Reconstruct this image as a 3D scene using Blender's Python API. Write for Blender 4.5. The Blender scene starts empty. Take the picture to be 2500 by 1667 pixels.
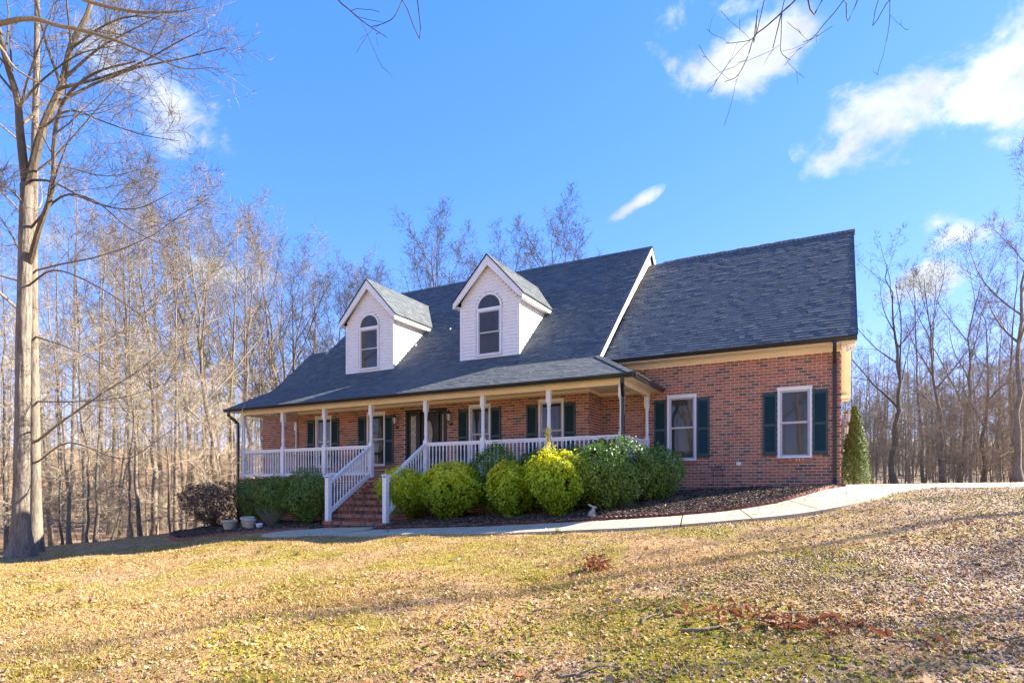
import bpy, math, random
import numpy as np
from mathutils import Vector, Matrix

# ------------------------------------------------------------------ camera, sky, sun, exposure
scene = bpy.context.scene
col = scene.collection
FPX, CXP, HYP, THETA = 1500.0, 1250.0, 1193.0, 0.48996
CAM = np.array([-0.035, -17.106, 0.0])
cam_d = bpy.data.cameras.new('camera')
cam = bpy.data.objects.new('camera', cam_d); col.objects.link(cam)
cam.location = CAM; cam.rotation_euler = (math.pi/2, 0, THETA)
cam_d.sensor_width = 36; cam_d.lens = FPX/2500*36
cam_d.shift_y = (HYP-833.5)/2500
cam_d.clip_end = 3000; cam_d.clip_start = 0.1
scene.camera = cam

SUN = np.array([1.15, 1.0, 0.925]); SUN /= np.linalg.norm(SUN)
EL = math.asin(SUN[2]); ROT = math.atan2(SUN[0], SUN[1])
sl = bpy.data.lights.new('sun', 'SUN'); sl.energy = 4.8; sl.angle = math.radians(0.5); sl.color = (1.0, 0.90, 0.74)
so = bpy.data.objects.new('sun', sl); col.objects.link(so)
so.rotation_euler = Vector(SUN).to_track_quat('Z', 'Y').to_euler(); so.location = (30, 40, 40)

scene.view_settings.view_transform = 'Standard'; scene.view_settings.look = 'None'
scene.view_settings.exposure = 2.15; scene.view_settings.gamma = 1.0

fwv = np.array([-math.sin(THETA), math.cos(THETA), 0]); rtv = np.array([math.cos(THETA), math.sin(THETA), 0]); upv = np.array([0, 0, 1.0])
def pray(px, py): return fwv + rtv*(px-CXP)/FPX + upv*(HYP-py)/FPX
def at(px, py, d): return CAM + pray(px, py)*d

def make_world():
    w = bpy.data.worlds.new('World'); scene.world = w; w.use_nodes = True
    nt = w.node_tree; N = nt.nodes; L = nt.links
    for n in list(N): N.remove(n)
    out = N.new('ShaderNodeOutputWorld'); bg = N.new('ShaderNodeBackground'); L.new(bg.outputs[0], out.inputs[0])
    bg.inputs[1].default_value = 0.11
    sky = N.new('ShaderNodeTexSky'); sky.sky_type = 'NISHITA'; sky.sun_disc = False
    sky.sun_elevation = EL; sky.sun_rotation = ROT; sky.altitude = 150; sky.air_density = 1.0; sky.dust_density = 0.15; sky.ozone_density = 2.0
    hs = N.new('ShaderNodeHueSaturation'); hs.inputs['Saturation'].default_value = 1.27; hs.inputs['Hue'].default_value = 0.513; hs.inputs['Value'].default_value = 1.0
    L.new(sky.outputs[0], hs.inputs['Color'])
    tc = N.new('ShaderNodeTexCoord')
    def vm(op, a, b):
        n = N.new('ShaderNodeVectorMath'); n.operation = op
        for i, v in enumerate((a, b)):
            if v is None: continue
            if isinstance(v, (tuple, list, np.ndarray)): n.inputs[i].default_value = tuple(float(t) for t in v)
            else: L.new(v, n.inputs[i])
        return n.outputs['Value'] if op == 'DOT_PRODUCT' else n.outputs['Vector']
    def m(op, a, b=None, clamp=False):
        n = N.new('ShaderNodeMath'); n.operation = op; n.use_clamp = clamp
        for i, v in enumerate((a, b)):
            if v is None: continue
            if isinstance(v, (int, float)): n.inputs[i].default_value = v
            else: L.new(v, n.inputs[i])
        return n.outputs[0]
    dirv = vm('NORMALIZE', tc.outputs['Generated'], None)
    # cumulus puffs: direction, half width, half height (tangent units), weight
    def P(px, py): d = pray(px, py); return d/np.linalg.norm(d)
    puffs = []
    for (px, py, a, b, tl, wt) in [(1850, 125, 150, 62, -8, 1.0), (1760, 190, 95, 45, 20, .75), (1760, 20, 120, 40, 0, .45),
              (2430, 210, 150, 105, 0, 1.1), (2230, 258, 190, 85, -5, 1.15), (2090, 330, 110, 40, -35, .95), (2300, 160, 60, 30, 10, .35),
              (1540, 508, 75, 17, -28, .85), (2375, 565, 95, 36, 0, 1.0), (2230, 700, 95, 42, -15, .95), (2290, 545, 40, 30, 0, .7), (2140, 720, 60, 25, 0, .5),
              (400, 230, 130, 90, 30, .75), (280, 90, 140, 60, 0, .6), (500, 660, 90, 45, 0, .7), (180, 620, 110, 50, 0, .5), (1640, 150, 60, 20, 30, .35), (660, 660, 40, 30, 0, .4)]:
        puffs.append((P(px, py), a*.86/FPX, b*.86/FPX, math.radians(tl), wt))
    rng = random.Random(5)
    for i in range(16):     # the same scattered puffs go on round the rest of the sky
        az = THETA + math.radians(rng.uniform(60, 300)); el = math.radians(rng.uniform(12, 55))
        d = np.array([-math.sin(az)*math.cos(el), math.cos(az)*math.cos(el), math.sin(el)])
        puffs.append((d, rng.uniform(.08, .16), rng.uniform(.03, .06), math.radians(rng.uniform(-20, 20)), rng.uniform(.7, 1.1)))
    acc = None
    for d, a, b, tl, wt in puffs:
        r = np.cross(d, upv); r /= np.linalg.norm(r); u = np.cross(r, d)
        r2 = r*math.cos(tl)-u*math.sin(tl); u2 = r*math.sin(tl)+u*math.cos(tl)
        dd = m('MAXIMUM', vm('DOT_PRODUCT', dirv, d), .05)
        x = m('DIVIDE', vm('DOT_PRODUCT', dirv, r2/a), dd); y = m('DIVIDE', vm('DOT_PRODUCT', dirv, u2/b), dd)
        e = m('SQRT', m('ADD', m('MULTIPLY', x, x), m('MULTIPLY', y, y)))
        k = m('MULTIPLY', m('SUBTRACT', 1.30, e, clamp=False), wt)
        k = m('MAXIMUM', k, 0.0); k = m('MINIMUM', k, 1.0)
        acc = k if acc is None else m('MAXIMUM', acc, k)
    nz = N.new('ShaderNodeTexNoise'); nz.inputs['Scale'].default_value = 13.0; nz.inputs['Detail'].default_value = 10; nz.inputs['Roughness'].default_value = .62; nz.inputs['Distortion'].default_value = .25
    mp = N.new('ShaderNodeMapping'); mp.inputs['Scale'].default_value = (1, 1, 1.35); L.new(dirv, mp.inputs[0]); L.new(mp.outputs[0], nz.inputs['Vector'])
    dens = m('ADD', m('MULTIPLY', acc, 1.05), m('MULTIPLY', m('SUBTRACT', nz.outputs[0], .5), 3.2))
    dens = m('MULTIPLY', dens, m('GREATER_THAN', acc, .001))
    mr = N.new('ShaderNodeMapRange'); mr.interpolation_type = 'SMOOTHSTEP'; mr.inputs[1].default_value = .16; mr.inputs[2].default_value = 1.15
    L.new(dens, mr.inputs[0])
    mix = N.new('ShaderNodeMix'); mix.data_type = 'RGBA'
    sp = N.new('ShaderNodeSeparateColor'); L.new(hs.outputs[0], sp.inputs[0]); cb = N.new('ShaderNodeCombineColor')
    for i, (k, r0, pw) in enumerate(((.30, .42, .82), (.90, 1.09, .60), (2.7, 3.0, .55))):   # evens out the glow towards the sun
        L.new(m('MULTIPLY', m('POWER', m('DIVIDE', sp.outputs[i], r0), pw), k), cb.inputs[i])
    L.new(m('MULTIPLY', mr.outputs[0], .94), mix.inputs['Factor']); L.new(cb.outputs[0], mix.inputs['A']); nc = N.new('ShaderNodeTexNoise'); nc.inputs['Scale'].default_value = 9.0; nc.inputs['Detail'].default_value = 5; L.new(mp.outputs[0], nc.inputs['Vector'])
    cr = N.new('ShaderNodeMapRange'); cr.inputs[1].default_value = .35; cr.inputs[2].default_value = .65; cr.inputs[3].default_value = 1.75; cr.inputs[4].default_value = 2.6; L.new(nc.outputs[0], cr.inputs[0])
    cw = N.new('ShaderNodeCombineColor'); L.new(m('MULTIPLY', cr.outputs[0], .95), cw.inputs[0]); L.new(cr.outputs[0], cw.inputs[1]); L.new(m('MULTIPLY', cr.outputs[0], 1.06), cw.inputs[2]); L.new(cw.outputs[0], mix.inputs['B'])
    L.new(mix.outputs['Result'], bg.inputs[0])
make_world()

# ------------------------------------------------------------------ materials
def new_mat(name):
    mt = bpy.data.materials.new(name); mt.use_nodes = True
    return mt, mt.node_tree.nodes, mt.node_tree.links, mt.node_tree.nodes['Principled BSDF']
def ramp(N, stops, interp='LINEAR'):
    r = N.new('ShaderNodeValToRGB'); cr = r.color_ramp; cr.interpolation = interp
    while len(cr.elements) < len(stops): cr.elements.new(0.5)
    for e, (p, c) in zip(cr.elements, stops): e.position = p; e.color = (*c, 1)
    return r
def noise(N, L, scale, detail=4, rough=.55, vec=None, dist=0):
    n = N.new('ShaderNodeTexNoise'); n.inputs['Scale'].default_value = scale; n.inputs['Detail'].default_value = detail; n.inputs['Roughness'].default_value = rough; n.inputs['Distortion'].default_value = dist
    if vec is not None: L.new(vec, n.inputs['Vector'])
    return n
def coords(N, L, kind='Object', scale=None):
    t = N.new('ShaderNodeTexCoord')
    if scale is None: return t.outputs[kind]
    mp = N.new('ShaderNodeMapping'); mp.inputs['Scale'].default_value = scale; L.new(t.outputs[kind], mp.inputs[0]); return mp.outputs[0]
def mixc(N, L, fac, a, b, mode='MIX'):
    m = N.new('ShaderNodeMix'); m.data_type = 'RGBA'; m.blend_type = mode
    for s, v in (('Factor', fac), ('A', a), ('B', b)):
        i = m.inputs[s]
        if isinstance(v, (int, float)): i.default_value = v
        elif isinstance(v, tuple): i.default_value = (*v, 1)
        else: L.new(v, i)
    return m.outputs['Result']
def bump(N, L, bs, h, strength=.3, dist=.01):
    b = N.new('ShaderNodeBump'); b.inputs['Strength'].default_value = strength; b.inputs['Distance'].default_value = dist
    L.new(h, b.inputs['Height']); L.new(b.outputs[0], bs.inputs['Normal'])
def attr(N, name='rnd'):
    a = N.new('ShaderNodeAttribute'); a.attribute_name = name; return a.outputs['Fac']
def oinfo(N): return N.new('ShaderNodeObjectInfo').outputs['Random']

def plain(name, c, rough=.5, var=.12, scale=6, metal=0, bstr=.0):
    mt, N, L, b = new_mat(name)
    n = noise(N, L, scale, 5, .6, coords(N, L))
    lo = tuple(x*(1-var) for x in c); hi = tuple(min(1, x*(1+var)) for x in c)
    r = ramp(N, [(.3, lo), (.7, hi)]); L.new(n.outputs[0], r.inputs[0]); L.new(r.outputs[0], b.inputs['Base Color'])
    b.inputs['Roughness'].default_value = rough; b.inputs['Metallic'].default_value = metal
    if bstr: bump(N, L, b, n.outputs[0], bstr, .01)
    return mt
BRICKS = [(0, (.13, .09, .075)), (.12, (.19, .11, .085)), (.2, (.33, .125, .08)), (.42, (.41, .145, .088)), (.62, (.45, .165, .10)), (.85, (.48, .21, .125)), (1, (.31, .17, .115))]
def brick_mat(name, src, dark=1.0):
    mt, N, L, b = new_mat(name)
    r = ramp(N, [(p, tuple(x*dark for x in c)) for p, c in BRICKS]); L.new(attr(N) if src == 'attr' else oinfo(N), r.inputs[0])
    co = coords(N, L) if src == 'attr' else N.new('ShaderNodeNewGeometry').outputs['Position']
    n = noise(N, L, 55, 5, .7, co); rr = ramp(N, [(.3, (.7, .68, .66)), (.72, (1.22, 1.2, 1.18))]); L.new(n.outputs[0], rr.inputs[0])
    n2 = noise(N, L, 1.3, 4, .6, co); r2 = ramp(N, [(.3, (.86, .85, .84)), (.7, (1.1, 1.09, 1.08))]); L.new(n2.outputs[0], r2.inputs[0])
    c = mixc(N, L, 1.0, r.outputs[0], rr.outputs[0], 'MULTIPLY'); c = mixc(N, L, 1.0, c, r2.outputs[0], 'MULTIPLY')
    L.new(c, b.inputs['Base Color']); b.inputs['Roughness'].default_value = .85; bump(N, L, b, n.outputs[0], .35, .004)
    return mt
SHING = [(0, (.076, .090, .100)), (.5, (.100, .115, .125)), (1, (.128, .143, .152))]
def shingle_mat(name, src):
    mt, N, L, b = new_mat(name)
    r = ramp(N, SHING); L.new(attr(N) if src == 'attr' else oinfo(N), r.inputs[0])
    n = noise(N, L, 160, 3, .7, N.new('ShaderNodeNewGeometry').outputs['Position']); rr = ramp(N, [(.25, (.75, .75, .75)), (.75, (1.2, 1.2, 1.2))]); L.new(n.outputs[0], rr.inputs[0])
    c = mixc(N, L, 1.0, r.outputs[0], rr.outputs[0], 'MULTIPLY')
    L.new(c, b.inputs['Base Color']); b.inputs['Roughness'].default_value = .85; b.inputs['Specular IOR Level'].default_value = .25
    return mt
M = {}
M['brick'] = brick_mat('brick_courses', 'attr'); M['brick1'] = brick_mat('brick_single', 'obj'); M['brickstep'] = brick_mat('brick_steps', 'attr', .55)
M['mortar'] = plain('mortar', (.68, .60, .50), .9, .15, 30, bstr=.2)
M['shingle'] = shingle_mat('shingle_courses', 'attr'); M['shingle1'] = shingle_mat('shingle_single', 'obj')
M['deck'] = plain('roof_underlay', (.03, .033, .037), .9)
M['white'] = plain('white_vinyl', (.80, .80, .80), .38, .04, 3)
M['cream'] = plain('cream_trim', (.80, .68, .50), .5, .05, 2)
M['siding'] = plain('white_siding', (.82, .80, .77), .45, .05, 5)
M['black'] = plain('black_gutter', (.018, .017, .018), .28, .25, 4)
M['shutter'] = plain('teal_shutter', (.012, .045, .052), .45, .12, 8)
M['door'] = plain('dark_door', (.010, .007, .006), .5, .25, 10)
M['sash'] = plain('grey_sash', (.50, .49, .52), .35, .05, 4)
M['brass'] = plain('brass', (.75, .45, .12), .2, .1, 6, metal=1)
M['iron'] = plain('black_iron', (.02, .02, .02), .4, .2, 8)
M['copper'] = plain('worn_copper', (.16, .10, .07), .5, .3, 12)
M['frost'] = plain('frosted_glass', (.60, .62, .58), .15, .08, 20)
M['concrete'] = plain('concrete', (.46, .385, .27), .85, .14, 1.6, bstr=.15)
M['edging'] = plain('red_edging', (.27, .10, .07), .85, .25, 14, bstr=.3)
M['pot'] = plain('beige_pot', (.50, .44, .33), .55, .12, 9)
M['potw'] = plain('white_pot', (.75, .74, .76), .4, .05, 9)
M['stone'] = plain('pale_stone', (.36, .34, .27), .85, .25, 18, bstr=.4)
M['soil'] = plain('potting_soil', (.035, .022, .015), .95, .3, 40)
def glass_mat(name, base, rough, pattern=0):
    mt, N, L, b = new_mat(name)
    if pattern:
        n = noise(N, L, pattern, 3, .6, coords(N, L)); r = ramp(N, [(.35, tuple(x*.35 for x in base)), (.65, base)]); L.new(n.outputs[0], r.inputs[0]); L.new(r.outputs[0], b.inputs['Base Color'])
        bump(N, L, b, n.outputs[0], .6, .01)
    else:
        b.inputs['Base Color'].default_value = (*base, 1)
        n = noise(N, L, 1.2, 2, .5, coords(N, L)); bump(N, L, b, n.outputs[0], .05, .02)
    b.inputs['Roughness'].default_value = rough; b.inputs['IOR'].default_value = 1.5; b.inputs['Specular IOR Level'].default_value = .55
    return mt
M['glass'] = glass_mat('window_glass', (.042, .040, .038), .03)
M['leaded'] = glass_mat('leaded_glass', (.42, .37, .24), .12, 26)

def bark_mat(name, lo, hi):
    mt, N, L, b = new_mat(name)
    co = coords(N, L, 'Object', (9, 9, 1.6))
    n = noise(N, L, 2.2, 7, .68, co, .6); r = ramp(N, [(.28, lo), (.5, tuple((a+c)/2 for a, c in zip(lo, hi))), (.72, hi)]); L.new(n.outputs[0], r.inputs[0])
    n2 = noise(N, L, .7, 3, .5, coords(N, L)); r2 = ramp(N, [(.35, (.75, .75, .76)), (.65, (1.2, 1.18, 1.14))]); L.new(n2.outputs[0], r2.inputs[0])
    c = mixc(N, L, 1.0, r.outputs[0], r2.outputs[0], 'MULTIPLY')
    oi = ramp(N, [(0, (.75, .74, .74)), (1, (1.25, 1.2, 1.14))]); L.new(oinfo(N), oi.inputs[0])
    c = mixc(N, L, 1.0, c, oi.outputs[0], 'MULTIPLY')
    L.new(c, b.inputs['Base Color']); b.inputs['Roughness'].default_value = .9; bump(N, L, b, n.outputs[0], .9, .03)
    return mt
M['bark'] = bark_mat('grey_bark', (.075, .062, .048), (.32, .275, .22))
M['bark_hero'] = bark_mat('oak_bark', (.06, .052, .043), (.26, .235, .20))
M['twig'] = bark_mat('twig_bark', (.145, .122, .088), (.32, .272, .20))
M['twigpale'] = bark_mat('pale_twig', (.28, .24, .18), (.50, .44, .345))
M['twigmid'] = bark_mat('mid_twig', (.085, .066, .042), (.21, .165, .11))
M['twigdark'] = bark_mat('dark_twig', (.052, .044, .031), (.125, .108, .08))
def leaf_mat(name, stops, rough=.45, trans=.25, spec=.5):
    mt, N, L, b = new_mat(name)
    r = ramp(N, stops); L.new(attr(N), r.inputs[0]); L.new(r.outputs[0], b.inputs['Base Color'])
    b.inputs['Roughness'].default_value = rough; b.inputs['Specular IOR Level'].default_value = spec
    if trans:
        t = N.new('ShaderNodeBsdfTranslucent'); L.new(r.outputs[0], t.inputs[0])
        mx = N.new('ShaderNodeMixShader'); mx.inputs[0].default_value = trans
        L.new(b.outputs[0], mx.inputs[1]); L.new(t.outputs[0], mx.inputs[2]); L.new(mx.outputs[0], N['Material Output'].inputs[0])
    return mt
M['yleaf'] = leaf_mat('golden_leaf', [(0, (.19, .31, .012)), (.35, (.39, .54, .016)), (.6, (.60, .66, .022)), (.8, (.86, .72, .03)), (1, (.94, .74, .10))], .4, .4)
M['gleaf'] = leaf_mat('dark_green_leaf', [(0, (.06, .12, .012)), (.5, (.14, .25, .026)), (.85, (.25, .36, .04)), (.97, (.27, .36, .07)), (1, (.45, .18, .07))], .3, .2, .6)
M['bleaf'] = leaf_mat('bronze_leaf', [(0, (.05, .028, .02)), (.6, (.11, .065, .045)), (1, (.18, .12, .08))], .6, .15)
M['fir'] = leaf_mat('evergreen_leaf', [(0, (.04, .08, .012)), (.6, (.12, .19, .03)), (1, (.24, .29, .06))], .5, .2)
M['oleaf'] = leaf_mat('orange_dry_leaf', [(0, (.20, .07, .03)), (1, (.50, .19, .08))], .7, .3)
M['litter'] = leaf_mat('dry_leaf', [(0, (.13, .065, .035)), (.3, (.30, .165, .085)), (.6, (.42, .255, .13)), (.88, (.53, .36, .21)), (.96, (.60, .46, .33)), (1, (.46, .15, .05))], .75, .12, .3)
M['grass'] = leaf_mat('winter_grass', [(0, (.11, .16, .025)), (.18, (.25, .225, .025)), (.34, (.40, .285, .05)), (.6, (.42, .265, .10)), (1, (.55, .38, .18))], .7, .2, .3)
M['moss'] = leaf_mat('moss_tuft', [(0, (.11, .14, .02)), (.5, (.25, .23, .025)), (1, (.42, .32, .03))], .8, .1, .2)
M['pebble'] = leaf_mat('pebble', [(0, (.15, .095, .06)), (.5, (.34, .235, .165)), (1, (.54, .42, .33))], .75, 0, .3)
M['chip'] = leaf_mat('mulch_chip', [(0, (.05, .036, .028)), (.5, (.15, .105, .08)), (.82, (.30, .215, .16)), (1, (.55, .42, .31))], .9, 0, .2)

def ground_mat():
    mt, N, L, b = new_mat('lawn_soil')
    co = N.new('ShaderNodeNewGeometry').outputs['Position']
    n1 = noise(N, L, .55, 6, .62, co, .4); n2 = noise(N, L, 3.2, 6, .7, co); n3 = noise(N, L, 30, 4, .7, co); n4 = noise(N, L, .9, 5, .6, co, .8)
    base = ramp(N, [(.3, (.27, .155, .075)), (.5, (.42, .27, .135)), (.72, (.52, .37, .20))]); L.new(n2.outputs[0], base.inputs[0])
    mossf = ramp(N, [(.46, (0, 0, 0)), (.62, (1, 1, 1))]); L.new(n1.outputs[0], mossf.inputs[0])
    mossc = ramp(N, [(.3, (.16, .16, .02)), (.6, (.32, .26, .03)), (.8, (.46, .34, .05))]); L.new(n2.outputs[0], mossc.inputs[0])
    c = mixc(N, L, mossf.outputs[0], base.outputs[0], mossc.outputs[0])
    # bare stony ground towards the drive
    sx = N.new('ShaderNodeSeparateXYZ'); L.new(co, sx.inputs[0])
    g1 = N.new('ShaderNodeMath'); g1.operation = 'MULTIPLY_ADD'; L.new(sx.outputs[0], g1.inputs[0]); g1.inputs[1].default_value = .16; g1.inputs[2].default_value = .02
    g2 = N.new('ShaderNodeMath'); g2.operation = 'ADD'; L.new(g1.outputs[0], g2.inputs[0]); L.new(n4.outputs[0], g2.inputs[1])
    gr = ramp(N, [(.48, (0, 0, 0)), (.75, (1, 1, 1))]); L.new(g2.outputs[0], gr.inputs[0])
    gc = ramp(N, [(.3, (.25, .175, .12)), (.7, (.48, .37, .275))]); L.new(n3.outputs[0], gc.inputs[0])
    gm = N.new('ShaderNodeMath'); gm.operation = 'MULTIPLY'; gm.inputs[1].default_value = .75; L.new(gr.outputs[0], gm.inputs[0])
    c = mixc(N, L, gm.outputs[0], c, gc.outputs[0])
    w1 = N.new('ShaderNodeMath'); w1.operation = 'MULTIPLY_ADD'; L.new(sx.outputs[0], w1.inputs[0]); w1.inputs[1].default_value = -.12; w1.inputs[2].default_value = -2.35
    w2 = N.new('ShaderNodeMath'); w2.operation = 'ADD'; w2.use_clamp = True; L.new(w1.outputs[0], w2.inputs[0]); L.new(n4.outputs[0], w2.inputs[1])
    wc = ramp(N, [(.3, (.26, .145, .075)), (.7, (.50, .33, .19))]); L.new(n2.outputs[0], wc.inputs[0]); c = mixc(N, L, w2.outputs[0], c, wc.outputs[0])
    v = ramp(N, [(.25, (.55, .53, .5)), (.75, (1.3, 1.3, 1.3))]); L.new(n3.outputs[0], v.inputs[0])
    c = mixc(N, L, 1.0, c, v.outputs[0], 'MULTIPLY')
    L.new(c, b.inputs['Base Color']); b.inputs['Roughness'].default_value = .95; b.inputs['Specular IOR Level'].default_value = .15
    bump(N, L, b, n3.outputs[0], .8, .04)
    return mt
M['ground'] = ground_mat()
M['mulch'] = plain('mulch', (.075, .05, .038), .95, .5, 22, bstr=.8)

# ------------------------------------------------------------------ mesh helpers
class MB:
    def __init__(s): s.v = []; s.f = []; s.c = []
    def poly(s, pts, c=.5):
        n = len(s.v); s.v += [tuple(map(float, p)) for p in pts]; s.f.append(tuple(range(n, n+len(pts)))); s.c.append(c)
    def hexa(s, p, c=.5, skip=()):
        n = len(s.v); s.v += [tuple(map(float, q)) for q in p]
        for i, f in enumerate(((0, 3, 2, 1), (4, 5, 6, 7), (0, 1, 5, 4), (1, 2, 6, 5), (2, 3, 7, 6), (3, 0, 4, 7))):
            if i in skip: continue
            s.f.append(tuple(n+k for k in f)); s.c.append(c)
    def box(s, x0, x1, y0, y1, z0, z1, c=.5):
        s.hexa(((x0, y0, z0), (x1, y0, z0), (x1, y1, z0), (x0, y1, z0), (x0, y0, z1), (x1, y0, z1), (x1, y1, z1), (x0, y1, z1)), c)
    def beam(s, a, b, w, h, up=(0, 0, 1), c=.5):
        a = np.array(a, float); b = np.array(b, float); d = b-a; d /= np.linalg.norm(d); u = np.array(up, float)
        r = np.cross(d, u); r /= np.linalg.norm(r); u = np.cross(r, d); r = r*w/2; u = u*h/2
        s.hexa((a-r-u, a+r-u, b+r-u, b-r-u, a-r+u, a+r+u, b+r+u, b-r+u), c)
    def prism(s, pts, off, c=.5):
        n = len(s.v); k = len(pts); off = np.array(off, float)
        s.v += [tuple(map(float, p)) for p in pts]+[tuple(np.array(p, float)+off) for p in pts]
        s.f.append(tuple(range(n, n+k))); s.f.append(tuple(range(n+2*k-1, n+k-1, -1))); s.c += [c, c]
        for i in range(k):
            j = (i+1) % k; s.f.append((n+i, n+k+i, n+k+j, n+j)); s.c.append(c)
    def tube(s, pts, rad, n=8, c=.5, cap=True):
        pts = np.array(pts, float); k = len(pts); rad = np.full(k, rad) if np.isscalar(rad) else np.array(rad, float)
        V, F = tube_arrays(pts, rad, n); o = len(s.v); s.v += [tuple(p) for p in V]
        for f in F: s.f.append(tuple(int(i)+o for i in f)); s.c.append(c)
        if cap:
            s.f.append(tuple(o+i for i in range(n))[::-1]); s.f.append(tuple(o+(k-1)*n+i for i in range(n))); s.c += [c, c]
    def lathe(s, prof, cx=0, cy=0, n=12, c=.5, rot=0):
        o = len(s.v)
        for r, z in prof:
            for i in range(n):
                a = 2*math.pi*(i+.5)/n+rot; s.v.append((cx+r*math.cos(a), cy+r*math.sin(a), z))
        for j in range(len(prof)-1):
            for i in range(n):
                k = (i+1) % n; s.f.append((o+j*n+i, o+j*n+k, o+(j+1)*n+k, o+(j+1)*n+i)); s.c.append(c)
        s.f.append(tuple(o+i for i in range(n))[::-1]); s.f.append(tuple(o+(len(prof)-1)*n+i for i in range(n))); s.c += [c, c]
    def build(s, name, mat, parent=None, smooth=False):
        me = bpy.data.meshes.new(name); me.from_pydata(s.v, [], s.f)
        a = me.attributes.new('rnd', 'FLOAT', 'FACE'); a.data.foreach_set('value', np.array(s.c, dtype=np.float32))
        if smooth: me.polygons.foreach_set('use_smooth', np.ones(len(me.polygons), bool))
        me.materials.append(M[mat]); me.update()
        o = bpy.data.objects.new(name, me); col.objects.link(o); o.parent = parent
        return o
def tube_arrays(pts, rad, n):
    k = len(pts); t = np.empty_like(pts); t[1:-1] = pts[2:]-pts[:-2]; t[0] = pts[1]-pts[0]; t[-1] = pts[-1]-pts[-2]
    t /= np.linalg.norm(t, axis=1)[:, None]+1e-9
    ref = np.array([0.31, 0.17, .93]) if abs(t[0, 2]) < .9 else np.array([1.0, .13, .07])
    a = np.cross(t, ref); a /= np.linalg.norm(a, axis=1)[:, None]+1e-9; b = np.cross(t, a)
    ang = np.arange(n)*2*math.pi/n
    V = pts[:, None, :]+rad[:, None, None]*(a[:, None, :]*np.cos(ang)[None, :, None]+b[:, None, :]*np.sin(ang)[None, :, None])
    i = np.arange(n); j = (i+1) % n
    F = np.concatenate([np.stack([q*n+i, q*n+j, (q+1)*n+j, (q+1)*n+i], 1) for q in range(k-1)])
    return V.reshape(-1, 3), F
def bulk(name, V, F, rnd, mat, parent=None, smooth=False):
    """V (n,3), F (m,k) with constant k"""
    me = bpy.data.meshes.new(name); V = np.asarray(V, np.float32); F = np.asarray(F, np.int32); m, k = F.shape
    me.vertices.add(len(V)); me.vertices.foreach_set('co', V.ravel())
    me.loops.add(m*k); me.loops.foreach_set('vertex_index', F.ravel())
    me.polygons.add(m); me.polygons.foreach_set('loop_start', np.arange(0, m*k, k, dtype=np.int32))
    me.polygons.foreach_set('use_smooth', np.full(m, bool(smooth)))
    if rnd is not None:
        a = me.attributes.new('rnd', 'FLOAT', 'FACE'); a.data.foreach_set('value', np.asarray(rnd, np.float32))
    me.materials.append(M[mat]); me.update(calc_edges=True); me.validate()
    o = bpy.data.objects.new(name, me); col.objects.link(o); o.parent = parent
    return o
def tag(o, label=None, cat=None, group=None, kind=None):
    if label: o['label'] = label
    if cat: o['category'] = cat
    if group: o['group'] = group
    if kind: o['kind'] = kind
    return o
def empty(name, loc=(0, 0, 0), rz=0):
    o = bpy.data.objects.new(name, None); col.objects.link(o); o.location = loc; o.rotation_euler = (0, 0, rz); o.empty_display_size = .2; return o
def place(me_obj, parent, mw):
    o = me_obj.copy(); col.objects.link(o); o.parent = parent; o.matrix_local = mw; return o
def copy_tree(o, parent=None):
    c = o.copy(); col.objects.link(c); c.parent = parent
    for ch in list(o.children): copy_tree(ch, c)
    return c
def smoothstep(a, b, x):
    t = np.clip((x-a)/(b-a), 0, 1); return t*t*(3-2*t)
def vnoise(x, y, seed=0):
    """cheap smooth value noise, numpy"""
    x = np.asarray(x, float); y = np.asarray(y, float); xi = np.floor(x).astype(int); yi = np.floor(y).astype(int); fx = x-xi; fy = y-yi
    fx = fx*fx*(3-2*fx); fy = fy*fy*(3-2*fy)
    def h(i, j): s = np.sin(i*127.1+j*311.7+seed*74.7)*43758.5453; return s-np.floor(s)
    return (h(xi, yi)*(1-fx)+h(xi+1, yi)*fx)*(1-fy)+(h(xi, yi+1)*(1-fx)+h(xi+1, yi+1)*fx)*fy

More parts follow.
